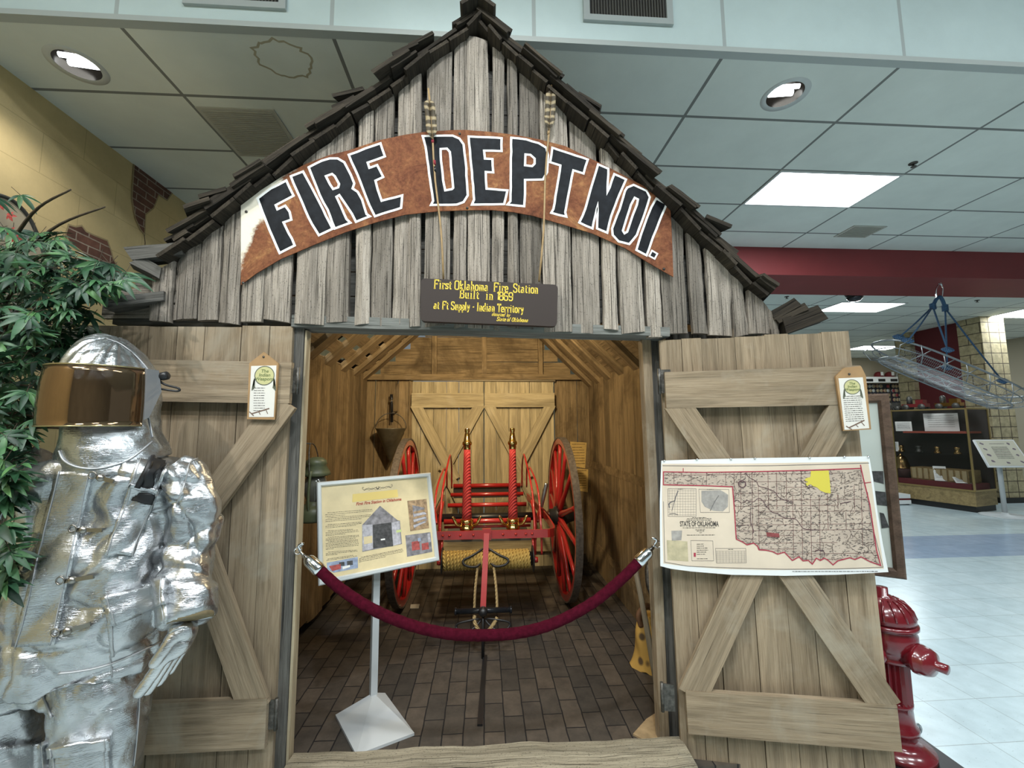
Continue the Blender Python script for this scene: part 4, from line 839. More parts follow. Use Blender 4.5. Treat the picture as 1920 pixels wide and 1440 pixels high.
# ---------------- map sheet pinned over the right door
PM = PD.shift(.062)
mp = thing('wall_map', 'large white-bordered paper map of the State of Oklahoma pinned across the right shed door', 'map', PM.at(*PM.uv(1450,970)))
def mz(x, y): return PM.uv(1220+x/4, 840+y/4)
def mzs(p): return [mz(*q) for q in p]
OUT = [(80,95),(350,85),(800,75),(1300,68),(1638,62),(1665,220),(1700,480),(1740,720),(1782,930),(1400,950),(1000,958),(600,950),(300,925),(150,905),(72,885),(70,700),(68,400)]
MAPP = plain('map_paper_white', (.74,.76,.76), .5); sheet = flat('sheet', [mzs(OUT)], PM, MAPP, mp, .001, 0)
BUFF = plain('map_buff', (.66,.56,.44), .6, var=.08, vs=6); flat('printed_area', [mzs([(85,118),(600,118),(1100,110),(1630,102),(1660,300),(1690,520),(1748,905),(1300,912),(900,915),(500,905),(200,880),(95,865),(85,600)])], PM, BUFF, sheet, .0004, .001)
STATE = [(95,178),(400,182),(800,176),(1200,166),(1575,152),(1600,260),(1640,420),(1660,560),(1690,760),(1722,880),(1640,850),(1575,815),(1530,835),(1490,822),(1440,835),(1400,845),(1365,875),(1330,842),(1300,825),(1270,842),(1240,825),(1210,870),(1180,842),(1140,845),(1110,815),(1060,842),(1020,800),(1000,780),(950,795),(910,775),(860,765),(810,762),(800,735),(770,712),(720,725),(690,705),(640,682),(628,480),(612,290),(400,282),(95,275)]
flat('state_area', [mzs(STATE)], PM, plain('map_state_tint', (.47,.385,.31), .6, var=.15, vs=14), sheet, .0003, .0015)
CRIM = plain('map_crimson', (.36,.03,.06), .6); mb = MB()
ribbon(mb, mzs(STATE), PM, .0042, .0028, True); ribbon(mb, mzs([(243,150),(243,182)]), PM, .003, .0028); ribbon(mb, mzs([(1600,262),(1650,256)]), PM, .003, .0028); ribbon(mb, mzs([(1570,125),(1577,155)]), PM, .004, .0028); mb.build('state_border', CRIM, sheet)
def inside(p, poly):
    r = False; j = len(poly)-1
    for i in range(len(poly)):
        (xi, yi), (xj, yj) = poly[i], poly[j]
        if (yi > p[1]) != (yj > p[1]) and p[0] < (xj-xi)*(p[1]-yi)/(yj-yi)+xi: r = not r
        j = i
    return r
q = random.Random(21); mb = MB(); mb2 = MB(); mb3 = MB()
def inklines(mb, pts, wd, h):
    run = []
    for p in pts:
        if inside(p, STATE): run.append(mz(*p))
        else:
            if len(run) > 1: ribbon(mb, run, PM, wd, h)
            run = []
    if len(run) > 1: ribbon(mb, run, PM, wd, h)
for k in range(26):                                  # township and county lines
    x = 110+k*64+q.uniform(-14,14); y0 = q.choice((160,160,280,350,480)); y1 = q.choice((470,620,740,870)); inklines(mb, [(x+(y-160)*.03*(k/26), y) for y in range(y0, y1, 12)], .0017, .0022)
for k in range(15):
    y = 205+k*46+q.uniform(-8,8); x0 = q.choice((100,630,640,800,1000)); x1 = q.choice((1100,1400,1650,1700)); inklines(mb, [(x, y-(x-600)*.012) for x in range(x0, x1, 12)], .0016, .0022)
mb.build('county_lines', plain('map_maroon', (.13,.05,.048), .7), sheet)
for k in range(480):                                 # roads, creeks and place names: fine broken marks
    x, y = q.uniform(100,1700), q.uniform(165,850); a = q.uniform(0,6.28); pts = []
    for s_ in range(q.randint(4,11)): pts.append((x,y)); a += q.uniform(-.7,.7); x += 9*math.cos(a); y += 9*math.sin(a)
    inklines(mb2, pts, .0015, .0025)
for k in range(2400):
    x, y = q.uniform(100,1700), q.uniform(165,850); l_ = q.uniform(5,20); inklines(mb3, [(x,y),(x+l_,y-q.uniform(-2,2)-.01*l_)], q.uniform(.001,.0022), .0026)
mb2.build('creeks', plain('map_ink_brown', (.10,.072,.06), .7), sheet); mb3.build('place_marks', plain('map_ink', (.10,.085,.08), .7), sheet)
flat('county_highlight', [mzs([(1200,172),(1332,168),(1340,240),(1348,340),(1310,335),(1270,318),(1245,295),(1215,285),(1195,270),(1170,285),(1160,262),(1180,255),(1150,240),(1165,225),(1195,218)])], PM, plain('map_yellow', (.62,.53,.07), .6), sheet, .0003, .0027)
mb = MB()
for rv in ([(705,185),(740,222),(790,250),(810,285),(870,302),(930,330),(960,370),(1020,395),(1070,405)], [(628,402),(650,390),(680,412),(720,392),(740,400),(770,402),(800,380),(830,385),(870,440),(910,480),(950,492),(1000,522),(1080,532),(1110,560),(1140,600),(1200,612),(1260,612)], [(745,480),(750,560),(770,620),(760,640)], [(1420,415),(1500,400)], [(1230,780),(1240,765),(1290,770),(1305,800)]): ribbon(mb, [mz(p.x,p.y) for p in smoothpts([(*p,0) for p in rv], 4)], PM, .0026, .003)
c = mz(684,270); ribbon(mb, [(c[0]+.0145*math.cos(k*math.pi/10), c[1]+.0145*math.sin(k*math.pi/10)) for k in range(20)], PM, .0042, .003, True)
mb.build('rivers', plain('map_river', (.10,.05,.06), .7), sheet)
GI = plain('inset_grey', (.33,.31,.285), .7, var=.25, vs=40)
flat('inset', [mzs([(380,320),(520,315),(550,330),(580,350),(578,440),(540,475),(470,470),(405,440),(380,400)])], PM, GI, sheet, .0003, .0016); flat('inset', [mzs([(155,620),(235,618),(230,690),(158,695)])], PM, GI, sheet, .0003, .0016); flat('inset', [mzs([(120,690),(275,700),(282,850),(125,840)])], PM, plain('inset_tan', (.48,.42,.27), .7, var=.2, vs=30), sheet, .0003, .0016); flat('inset', [mzs([(1000,455),(1060,455),(1000,500)])], PM, GI, sheet, .0003, .0032) if False else None
flat('inset', [mzs([(865,630),(960,640),(965,670),(870,662)])], PM, plain('inset_red', (.22,.05,.05), .7, var=.4, vs=60), sheet, .0003, .0031)
mb = MB(); ribbon(mb, mzs([(90,132),(400,135),(900,132),(1300,122),(1635,112)]), PM, .0022, .0022)
for rc in ([(128,305),(340,305),(340,512),(130,512)], [(360,308),(585,310),(590,482),(372,482)], [(300,692),(465,695),(472,845),(308,845)], [(485,752),(712,752),(716,860),(492,862)]): ribbon(mb, mzs(rc), PM, .0012, .0022, True)
ribbon(mb, mzs([(95,400),(105,855),(280,885),(600,898),(1000,908),(1400,905),(1740,893),(1640,500),(1625,330)]), PM, .002, .0022)
for k in range(10): ribbon(mb, mzs([(140+k*20,310),(140+k*20,508)]), PM, .0006, .0022); ribbon(mb, mzs([(130,320+k*20),(338,320+k*20)]), PM, .0006, .0022); ribbon(mb, mzs([(495+k*23,770),(497+k*23,858)]), PM, .0006, .0022); ribbon(mb, mzs([(488,770+k*9),(714,770+k*9)]), PM, .0006, .0022)
ribbon(mb, mzs([(205,320),(185,370),(180,395),(150,405),(135,420),(140,448)]), PM, .004, .0024); ribbon(mb, mzs([(180,390),(158,470)]), PM, .0022, .0024); ribbon(mb, mzs([(510,355),(480,400),(445,470)]), PM, .003, .0024); ribbon(mb, mzs([(140,494),(175,490),(205,500)]), PM, .0025, .0024)
mb.build('map_frame_lines', plain('map_line', (.14,.13,.13), .7), sheet)
a, b = mz(212,570), mz(515,570); text('title_lettering', 'STATE OF OKLAHOMA', PM, (a[0]+b[0])/2, (a[1]+b[1])/2, .031, M['text'], sheet, .002, .0004, math.atan2(b[1]-a[1], b[0]-a[0]), sx=(b[0]-a[0])/.335, bold=.0006)
textlines('fine_print', [(*mz(x0,y), *mz(x1,y-1)) for x0, x1, y in ((310,415,522),(270,455,530),(265,455,541),(240,490,598),(335,405,612),(345,400,622),(365,385,635),(270,480,652),(345,395,720),(345,405,735),(345,430,750),(345,430,765),(345,415,780),(345,410,796),(345,430,830),(1060,1700,925),(205,240,308),(420,470,310),(580,620,760))], PM, .0022, .0024, sheet, 9)
flat('inset', [mzs([(322,785),(338,785),(338,815),(322,815)])], PM, CRIM, sheet, .0003, .0016)
for p in ((100,95),(345,85),(600,82),(780,77),(1190,72),(1450,66),(1630,66)):
    u, v = mz(*p); MB().lathe([(.005,0),(.004,.004),(0,.005)], PM.at(u, v, .001), PM.N, 8).build('push_pin', M['chrome'], mp)
# ---------------- red hose cart
RED = M['red']; RED2 = plain('red_spoke_paint', (.33,.014,.014), .28, coat=.6); TYRE = plain('scuffed_tyre', (.115,.095,.08), .55, .3, var=.4, vs=40, bmp=.3)
cart = thing('hose_cart', 'bright red two-wheeled hand-drawn hose cart with spoked wheels parked in the shed', 'hose cart', (0, 3.69, FZ-.042)); FZ0 = FZ; FZ = .02; made = set(bpy.data.objects)
WC, WRAD = 3.69, .672; ZC = FZ+WRAD
def wheel(x, s):
    c = Vector((x, WC, ZC)); ax = Vector((1,0,0))
    w_ = None; mb = MB()
    def ringz(r0, r1, w0, w1, n=72):
        mb = MB(); pr = [(r0,w0),(r1,w0),(r1,w1),(r0,w1)]; R_ = [[mb.vert(c+Vector((ww, math.cos(2*math.pi*k/n)*rr, math.sin(2*math.pi*k/n)*rr))) for rr, ww in pr] for k in range(n)]
        for k in range(n):
            a, b = R_[k], R_[(k+1)%n]
            for j in range(4): mb.face((a[j], b[j], b[(j+1)%4], a[(j+1)%4]), 0, False)
        return mb
    t = ringz(WRAD-.012, WRAD, -.026, .026).build('wheel', TYRE, cart); t['label'] = 'worn iron tyre of the red wheel'
    ringz(WRAD-.06, WRAD-.0125, -.022, .022).build('rim', RED2, t)
    mb = MB()
    for k in range(14):
        a = 2*math.pi*(k+.35)/14; d = Vector((0, math.cos(a), math.sin(a))); p0 = c+d*.06+Vector((-s*.035,0,0)); p1 = c+d*(WRAD-.055)
        m_ = MB(); pts = [p0+(p1-p0)*q for q in (0,.15,.4,.8,1)]; m_.tube(pts, [.021,.023,.018,.016,.019], 8, flat=1.25); m_.build('spoke', RED2, t)
    MB().lathe([(.0,-.11),(.03,-.11),(.034,-.10),(.055,-.095),(.06,-.06),(.075,-.05),(.085,0),(.075,.05),(.06,.07),(.05,.11),(.035,.14),(.0,.145)], c+Vector((-s*.02,0,0)), ax*s, 24).build('hub', M['black'], t)
    MB().lathe([(.042,.11),(.046,.115),(.046,.15),(.03,.165),(0,.168)], c, ax*-s, 20).build('hub_cap', M['chrome'], t)
wheel(.668, 1); wheel(-.665, -1)
MB().tube([(-.63,WC,ZC),(.63,WC,ZC)], .022, 10).build('axle', RED, cart)
MB().tube([(-.44,WC,ZC),(.44,WC,ZC)], .034, 10).build('axle_tube', M['black'], cart)
# flat bar frame: front bar bends round to the rear
YFb, ZFb = 3.02, .712
fr = MB(); path = smoothpts([(-.38,4.05,.80),(-.40,3.5,.745),(-.40,3.12,ZFb),(-.36,3.03,ZFb)], 6)[:-1]+smoothpts([(-.36,3.03,ZFb),(-.30,YFb,ZFb),(0,YFb,ZFb),(.40,YFb,ZFb),(.46,3.03,ZFb)], 4)[:-1]+smoothpts([(.46,3.03,ZFb),(.50,3.12,ZFb),(.48,3.5,.745),(.40,4.05,.80)], 6)
fr.tube(path, .027, 8, flat=1, ref=(0,0,1)); 
n8 = 8
for i in range(0, len(fr.v)):
    pass
fb = MB(); prev = None
for i, p in enumerate(path):
    a = path[max(0,i-1)]; b = path[min(len(path)-1,i+1)]; T = Vector(b)-Vector(a); T.z = 0; T.normalize(); sd = Vector((T.y,-T.x,0)); p = Vector(p)
    cur = [fb.vert(p+sd*x+Vector((0,0,z))) for x, z in ((-.006,-.028),(.006,-.028),(.006,.028),(-.006,.028))]
    if prev:
        for j in range(4): fb.face((prev[j], prev[(j+1)%4], cur[(j+1)%4], cur[j]))
    else: fb.face(cur)
    prev = cur
fb.face(prev[::-1]); fb.build('frame_bar', RED, cart)
mb = MB()
for x in (-.29,-.245,-.17,-.08,.125,.215,.285,.33): mb.lathe([(.009,0),(.009,.004),(.005,.009),(0,.01)], (x, YFb-.006, ZFb), (0,-1,0), 10)
mb.build('rivets', RED, cart)
# cross rods, from front to rear
for y, z, r in ((3.20,.765,.019),(3.22,.722,.010),(3.52,.825,.017),(3.80,.865,.017),(4.10,.90,.021)): MB().tube([(-.30,y,z),(.34,y,z)], r, 10).build('cross_rod', RED, cart)
MB().box((.02,4.12,.83), (.64,.02,.09)).build('rear_board', plain('dark_board', (.03,.018,.014), .6), cart)
MB().box((.02,3.3,.655), (.62,.42,.012)).build('tray', plain('grey_tray', (.10,.10,.10), .5, .3), cart)
# bent hoop guards either side of the reel
for s in (-1, 1):
    x = .02+s*.335
    for off, col_ in ((0, RED), (s*.045, RED)):
        h = smoothpts([(x+off,3.05,.56),(x+off,3.06,.72),(x+off,3.22,.98),(x+off-s*.02,3.55,1.17+(.03 if not off else -.06)),(x+off-s*.02,3.72,1.20-(.12 if off else 0)),(x+off-s*.01,3.95,1.08),(x+off,4.10,.88)], 6)
        MB().tube(h, .0075, 8).build('hoop_guard', col_, cart)
    MB().tube(smoothpts([(x,3.06,.66),(x+s*.006,3.12,.80),(x,3.24,.90)],5), .012, 8).build('side_bracket', RED, cart)
    MB().tube([(x-s*.02,YFb+.02,.70),(x-s*.015,2.99,.545)], .009, 8).build('drum_bracket', RED, cart)
    MB().lathe([(.0,-.02),(.018,-.018),(.02,.0),(.018,.014),(0,.016)], (x-s*.005,2.985,.545), (s,0,0), 14).build('drum_nut', RED, cart)
    MB().lathe([(.085,0),(.085,.008),(.0,.009)], (x-s*.03,2.985,.555), (s,0,0), 24).build('drum_flange', M['black'], cart)
    MB().tube(smoothpts([(x+s*.05,3.3,.73),(x+s*.09,3.45,.80),(x+s*.20,3.66,ZC)],5), .011, 8).build('stay', RED, cart)
for s, xx in ((1,.47),):
    q = smoothpts([(xx,3.55,.78),(xx+.015,3.53,.88),(xx+.04,3.52,.99)],5); MB().tube(q, lambda k: .006+.012*math.sin(k*2.4), 8, flat=.4).build('brake_lever', M['steel'], cart)
# pull tongue and handle
HY, HZ = 2.80, .30; T0 = Vector((.012, YFb-.02, ZFb+.012)); T1 = Vector((-.012, HY+.01, HZ+.012))
fb = MB(); fb.beam(T0, T1, .036, .022, rd, up=(1,0,0)); fb.build('tongue', RED, cart)
MB().box((.012,YFb-.012,ZFb+.006), (.06,.03,.075)).build('tongue_bracket', RED, cart)
MB().tube([(-.185,HY,HZ),(.165,HY,HZ)], .0175, 12).build('handle_bar', plain('japanned_black', (.016,.018,.022), .22, .3), cart)
for x in (-.185,.165): MB().lathe([(.0,-.008),(.021,-.006),(.023,0),(.021,.006),(0,.008)], (x,HY,HZ), (1,0,0), 14).build('handle_knob', plain('japanned_black', (.016,.018,.022), .22, .3), cart)
MB().lathe([(0,-.035),(.022,-.033),(.028,-.01),(.03,.012),(.022,.03),(0,.034)], (-.012,HY-.012,HZ), (0,-1,.0), 14).build('handle_socket', M['black'], cart)
MB().tube([(-.012,HY,HZ),(-.014,HY-.01,FZ)], .009, 8).build('prop_leg', M['black'], cart)
for s in (-1, 1):
    x0 = -.012
    lp = smoothpts([(x0+s*.015,HY-.01,HZ-.05),(x0+s*.09,HY-.03,HZ-.045),(x0+s*.165,HY-.03,HZ-.065),(x0+s*.15,HY-.04,HZ-.095),(x0+s*.08,HY-.04,HZ-.10)], 6, True); MB().tube(lp, .0065, 8, closed=True).build('foot_loop', M['black'], cart)
    lp = smoothpts([(.005+s*.012,2.97,.63),(.005+s*.09,2.93,.60),(.005+s*.15,2.91,.575),(.005+s*.13,2.90,.545),(.005+s*.06,2.91,.535),(.005+s*.02,2.95,.57)], 6, True); MB().tube(lp, .0075, 8, closed=True).build('stirrup_loop', M['black'], cart)
# rope drum with yellow rope and the two falls led to the handle
def rope_mat(name, c, c2):
    m, nt, b, N, L = nm(name); w_ = N.new('ShaderNodeTexWave'); w_.inputs['Scale'].default_value = 28; w_.bands_direction = 'DIAGONAL'; w_.inputs['Distortion'].default_value = .6
    L.new(mapped(N, L, (1,1,1), 'GC'), w_.inputs['Vector']); r = ramp(N, [(.2, c2), (.6, c)]); L.new(w_.outputs['Fac'], r.inputs[0]); L.new(r.outputs[0], b.inputs['Base Color']); b.inputs['Roughness'].default_value = .75; bump(N, L, b, w_.outputs['Fac'], .8, .004); return m
ROPE = rope_mat('yellow_rope', (.62,.43,.12), (.24,.14,.03)); ROP2 = rope_mat('manila_rope', (.52,.38,.18), (.30,.20,.08))
MB().tube([(-.29,2.985,.555),(.32,2.985,.555)], .045, 16).build('drum_core', M['black'], cart)
hp = []
for k in range(26*12+1):
    if 11.3 < k/12 < 14.0: pass
    hp.append(Vector((-.282+.59*k/(26*12), 2.985+.055*math.cos(2*math.pi*k/12), .555+.055*math.sin(2*math.pi*k/12))))
rp = MB().tube(hp, .0125, 8).build('wound_rope', ROPE, cart)
for s, xa, xb in ((-1,-.045,-.068),(1,.055,.078)):
    q = smoothpts([(xa,2.94,.585),(xa+s*.004,2.925,.53),(xb-s*.004,2.86,.40),(xb,HY+.012,HZ-.01)], 6); MB().tube(q, .0085, 8).build('draw_rope', ROP2, cart)
q = smoothpts([(-.066,HY,HZ-.03),(-.063,HY-.025,HZ-.06),(-.03,HY-.03,HZ-.115),(.01,HY-.03,HZ-.118),(.05,HY-.03,HZ-.075),(.078,HY-.02,HZ-.035)], 8); MB().tube(q, .0115, 10).build('rope_loop', ROP2, cart)
# two play pipes standing on the front bar
PIPE = rope_mat('cord_wrapped_red', (.40,.03,.03), (.28,.018,.018))
def playpipe(x, lb):
    y, z = YFb+.06, ZFb+.018; t = thing('hose_nozzle', lb, 'hose nozzle', (x,y,z), 'hose nozzles on the cart')
    h = .70
    MB().lathe([(.046,0),(.05,.006),(.05,.022),(.043,.028),(.043,.05),(.048,.055),(.048,.07),(.04,.078)], (x,y,z), n=20).build('coupling', M['brass'], t)
    MB().tube([(x+(h-.12)*.0*k,y,z+.07+(h-.20)*k/8) for k in range(9)], lambda k: .035-.011*k, 16).build('pipe_body', PIPE, t)
    zz = z+h-.135
    MB().lathe([(.024,0),(.026,.004),(.026,.03),(.033,.034),(.035,.045),(.033,.055),(.026,.06),(.017,.115),(.0145,.125),(.0185,.128),(.0185,.148),(.016,.152),(.011,.152),(.010,.13)], (x,y,zz), n=20).build('nozzle_tip', M['brass'], t)
    for s in (-1,1):
        q = smoothpts([(x+s*.035,y-.01,z+.03),(x+s*.07,y-.02,z+.045),(x+s*.085,y-.025,z+.075),(x+s*.10,y-.025,z+.10)], 6); MB().tube(q, lambda k: .006+.006*math.sin(k*2.8), 8).build('handle', M['brass'], t)
playpipe(-.128, 'red cord-wrapped hose nozzle with brass tip, left of two standing on the cart')
playpipe(.200, 'red cord-wrapped hose nozzle with brass tip, right of two standing on the cart')
FZ = FZ0; cart.location.z += .042
for o in list(bpy.data.objects):
    if o not in made and o.type == 'EMPTY': o.location.z += .042
# black steel strip let into the brick floor in front of the cart
st = MB(); st.box((-.012-.03*0, 2.50, FZ+.005), (.026,.62,.010), U=(1,-.04,0), V=(.04,1,0)); so = st.build('floor_rod', M['black']); tag(so, 'thin black steel rod lying on the bricks in front of the cart', 'rod')
# ---------------- things on the shed walls and floor
# conical fire bucket on the back wall
GALV = plain('dull_galvanised', (.15,.13,.085), .5, .5, var=.3, vs=14)
bx, by, bz = atY(733,804,YB-.16)
t = thing('fire_bucket', 'grey conical fire bucket hanging point-down on the back wall of the shed', 'bucket', (bx,by,bz))
MB().lathe([(.0,-.33),(.012,-.325),(.145,-.005),(.152,0),(.152,.006),(.14,.004),(.01,-.30),(.0,-.31)], (bx,by,bz), n=28, cap=False).build('cone', GALV, t)
MB().tube([(bx+.152*math.cos(k*math.pi/14), by, bz+.155*math.sin(k*math.pi/14)+.004) for k in range(15)], .004, 6).build('bail', M['iron'], t)
MB().tube([(bx+.02,YB+.02,bz+.18),(bx+.02,by-.01,bz+.17),(bx+.02,by-.015,bz+.15)], .006, 6).build('hook', M['iron'], t)
c = atY(735,770,YB-.05); t = thing('hand_tool', 'black-handled tool with a metal ferrule hung above the conical bucket', 'tool', c)
MB().tube([c+Vector((-.01,0,.17)), c+Vector((-.006,0,.12)), c+Vector((0,0,-.12))], .015, 10).build('handle', M['black'], t)
MB().lathe([(.019,-.012),(.021,0),(.019,.012)], c+Vector((-.006,0,.10)), n=12).build('ferrule', M['chrome'], t); MB().tube([c+Vector((-.006,0,.16)), c+Vector((-.006,.055,.175))], .004, 6).build('nail', M['iron'], t)
MB().tube(smoothpts([(c.x+.05,YB-.0,c.z+.33),(c.x+.058,YB-.03,c.z+.31),(c.x+.05,YB-.035,c.z+.28)],5), .004, 6).build('wall_hook', M['iron'], shed)
# olive lantern on the left wall
_l = atY(589,975,2.34); LX, LY, LZ = _l.x, _l.y, _l.z
OLV = plain('olive_enamel', (.075,.085,.04), .45, var=.2, vs=20)
t = thing('lantern', 'olive green barn lantern hanging on a long peg behind the left door post', 'lantern', (LX,LY,LZ))
MB().lathe([(0,0),(.085,0),(.09,.01),(.088,.055),(.07,.075),(.045,.085),(.045,.10)], (LX,LY,LZ), n=24).build('fuel_tank', OLV, t)
MB().lathe([(.04,.10),(.056,.14),(.06,.18),(.052,.215),(.042,.23)], (LX,LY,LZ), n=20, cap=False).build('globe', plain('smoky_globe', (.12,.12,.10), .06), t)
MB().lathe([(.045,.225),(.075,.235),(.07,.25),(.05,.285),(.055,.29),(.05,.31),(.03,.325),(.0,.33)], (LX,LY,LZ), n=24).build('hood', OLV, t)
for s in (-1,1): MB().tube(smoothpts([(LX,LY+s*.075,LZ+.05),(LX,LY+s*.088,LZ+.15),(LX,LY+s*.07,LZ+.26)],5), .007, 8).build('side_tube', OLV, t)
MB().tube(smoothpts([(LX,LY-.08,LZ+.2),(LX-.02,LY-.05,LZ+.36),(LX-.03,LY,LZ+.40),(LX-.02,LY+.05,LZ+.36),(LX,LY+.08,LZ+.2)],6), .003, 6).build('bail', M['iron'], t)
MB().tube([(LX-.03,LY,LZ+.40),(XL,LY,LZ+.41)], .004, 6).build('peg', M['iron'], t)
# playbills on the right wall
PRX = Plane((.9, YB+.028, 1.2), (1,0,0), (0,-1,0)); OLD = plain('aged_handbill', (.50,.34,.11), .75, var=.15, vs=14); OINK = plain('faded_ink', (.14,.09,.03), .8)
def bill(lb, px, head, seed):
    u = PRX.uvs(px); o = flat('handbill', [u], PRX, OLD, None, .002, .0); tag(o, lb, 'poster', 'old handbills on the back wall')
    x0, x1 = min(p[0] for p in u), max(p[0] for p in u); z0, z1 = min(p[1] for p in u), max(p[1] for p in u); W_ = x1-x0; H_ = z1-z0
    textlines('lettering', [(x0+.1*W_,z1-.1*H_,x1-.1*W_,z1-.1*H_),(x0+.1*W_,z1-.22*H_,x1-.3*W_,z1-.22*H_)]+[(x0+.12*W_,z1-(.32+.1*k)*H_,x1-.15*W_,z1-(.32+.1*k)*H_) for k in range(6)], PRX, .003, .007, o, seed, OINK)
    return o
bill('yellowed handbill on the back shed wall beside the right wheel, upper of two', [(1069,828),(1100,830),(1097,878),(1071,873)], '', 3)
bill('yellowed handbill on the back shed wall beside the right wheel, lower of two', [(1073,878),(1103,880),(1102,923),(1073,918)], '', 6)
# leaning pole
a, b = atX(1192,1070,1.07), atZ(1247,1375,FZ); t = thing('wooden_pole', 'weathered grey pole leaning beside the right door post', 'pole', b)
pa = Vector((1.03,2.72,.78)); pb_ = Vector((.835,2.13,FZ)); pa = atY(1190,1062,2.65); pb_ = atY(1250,1385,2.09); pb_.z = max(pb_.z, FZ+.004)
MB().tube([pa+(pb_-pa)*k/6+Vector((.003*math.sin(k),0,0)) for k in range(7)], .016, 10).build('shaft', wood('grey_pole_wood', (.27,.24,.18), (.19,.165,.12), (.08,.065,.045), .3, 0), t)
# buckskin pouch with painted dark marks, and a horn hanging over it
HC = atY(1218,1195,2.62); t = thing('buckskin_pouch', 'yellow buckskin pouch with dark painted marks on the floor by the right post', 'pouch', (HC.x,HC.y,FZ))
mm, nt, bs, N, L = nm('buckskin'); v = mapped(N, L, (1,1,1)); vo = N.new('ShaderNodeTexVoronoi'); vo.inputs['Scale'].default_value = 11; L.new(v, vo.inputs['Vector']); r = ramp(N, [(.22, (.09,.055,.025)), (.33, (.50,.30,.07))]); L.new(vo.outputs['Distance'], r.inputs[0]); L.new(r.outputs[0], bs.inputs['Base Color']); bs.inputs['Roughness'].default_value = .8
mb = MB(); cx, cy = HC.x-.0, HC.y
def pouch(u, v_):
    a = u*2*math.pi; z = v_*.30; r = (.115-.05*v_)*(1+.18*math.sin(3*a+v_*4)*.6); return Vector((cx+r*math.cos(a)+.01*math.sin(7*v_), cy+.75*r*math.sin(a), FZ+z+(.012*math.sin(5*a) if v_ in (0,) else 0)))
mb.grid(pouch, 36, 14, closeu=True); mb.poly([pouch(k/36,1) for k in range(36)]); mb.poly([pouch(k/36,0) for k in range(36)][::-1]); mb.build('body', mm, t)
MB().tube(smoothpts([(cx-.06,cy-.03,.31),(cx-.075,cy-.04,.38),(cx-.03,cy-.05,.43),(cx+.02,cy-.03,.40)],5), .017, 10).build('strap', plain('brown_strap', (.16,.08,.04), .7), t)
t = thing('iron_hook', 'dark iron hook hanging on the right wall above the buckskin pouch', 'hook', (1.04,2.72,.6)); MB().tube(smoothpts([(1.07,2.72,.66),(1.03,2.70,.60),(1.02,2.66,.50),(1.05,2.62,.42),(1.075,2.66,.37),(1.07,2.72,.42)],6), lambda k: .022-.008*k, 10).build('hook', M['iron'], t)
# tan board scrap and white card on the bricks
def slabthing(name, lb, cat, px, z, th, mat):
    P_ = [atZ(x, y, z) for x, y in px]; mb = MB(); lo = [mb.vert((p.x,p.y,z)) for p in P_]; hi = [mb.vert((p.x,p.y,z+th)) for p in P_]; mb.face(lo[::-1] if True else lo); mb.face(hi)
    for i in range(len(P_)): j = (i+1)%len(P_); mb.face((lo[i],lo[j],hi[j],hi[i]))
    o = mb.build(name, mat); tag(o, lb, cat); return o
slabthing('board_scrap', 'ragged triangular scrap of tan board on the bricks at the right door post', 'board', [(1187,1379),(1212,1351),(1232,1338),(1238,1336),(1258,1346),(1256,1392),(1210,1392)], FZ+.001, .008, plain('tan_board', (.33,.235,.125), .8, var=.25, vs=18))
slabthing('card', 'small grey card lying on the bricks beside the left cart wheel', 'card', [(770,1134),(787,1133),(785,1141),(769,1141)], FZ+.001, .003, plain('grey_card', (.42,.40,.34), .7))
slabthing('tile_shard', 'small dark tile shard on the bricks beside the right cart wheel', 'shard', [(1048,1130),(1066,1128),(1068,1133),(1050,1135)], FZ+.001, .006, plain('dark_shard', (.03,.027,.022), .6))
# dark logs and shapes low behind the right wheel
t = thing('log_pile', 'dark low pile of timber ends against the back right corner of the shed', 'timber', (.93,4.3,FZ)); q = random.Random(3)
for k in range(6):
    x, y = .80+q.uniform(0,.22), 4.12+q.uniform(0,.25); MB().board((x,y,FZ+.0+.05*(k%3)), (.15,1,0), (1,-.15,0), .25, .07, .045, q, n=2, ej=.004).build('timber_end', M['shake'], t)
# ---------------- figure in the silver proximity suit
from mathutils.bvhtree import BVHTree
def silver(name, tint=(.56,.575,.59), rough=.2, fine=1):
    m, nt, b, N, L = nm(name); b.inputs['Metallic'].default_value = .93; v = mapped(N, L, (1,1,1))
    f = noise(N, L, v, 9, 5, .6); r = ramp(N, [(.3, tuple(.72*x for x in tint)), (.65, tint)]); L.new(f, r.inputs[0]); L.new(r.outputs[0], b.inputs['Base Color'])
    rr = ramp(N, [(.35, rough), (.7, rough+.14)]); L.new(f, rr.inputs[0]); L.new(rr.outputs[0], b.inputs['Roughness'])
    rib = noise(N, L, mapped(N, L, (40,40,420)), 1, 2, .5); cr = noise(N, L, v, 26, 6, .62, .4)
    h = mix(N, L, cr, rib, .22*fine); bump(N, L, b, h, .5, .010); return m
SIL = silver('aluminised_fabric'); SIL2 = silver('aluminised_hood', (.54,.57,.59), .2); SIL3 = silver('aluminised_glove', (.66,.665,.67), .17)
SEAM = plain('seam_thread', (.40,.41,.42), .45, .5); CLASP = plain('clasp_metal', (.30,.28,.25), .3, 1)
def ring(py, xl, xr, Yc, ratio):
    a, b = ray(xl, py), ray(xr, py); fa, fb_ = math.atan2(a.x, a.y), math.atan2(b.x, b.y); ph = (fa+fb_)/2; de = (fb_-fa)/2
    D = Yc/math.cos(ph); h = D*math.sin(de); kz = max(0, min(1, (py-800)/200))*.8; A = h/math.hypot(math.cos(ph), ratio*math.sin(ph)); m_ = ray((xl+xr)/2, py); m_ = ray(909+788*math.tan(ph)*1.0, py)
    z = EYE.z+m_.z/math.hypot(m_.x, m_.y)*(D-kz*h*.85)
    return Vector((D*math.sin(ph), D*math.cos(ph), z)), A, ratio*A
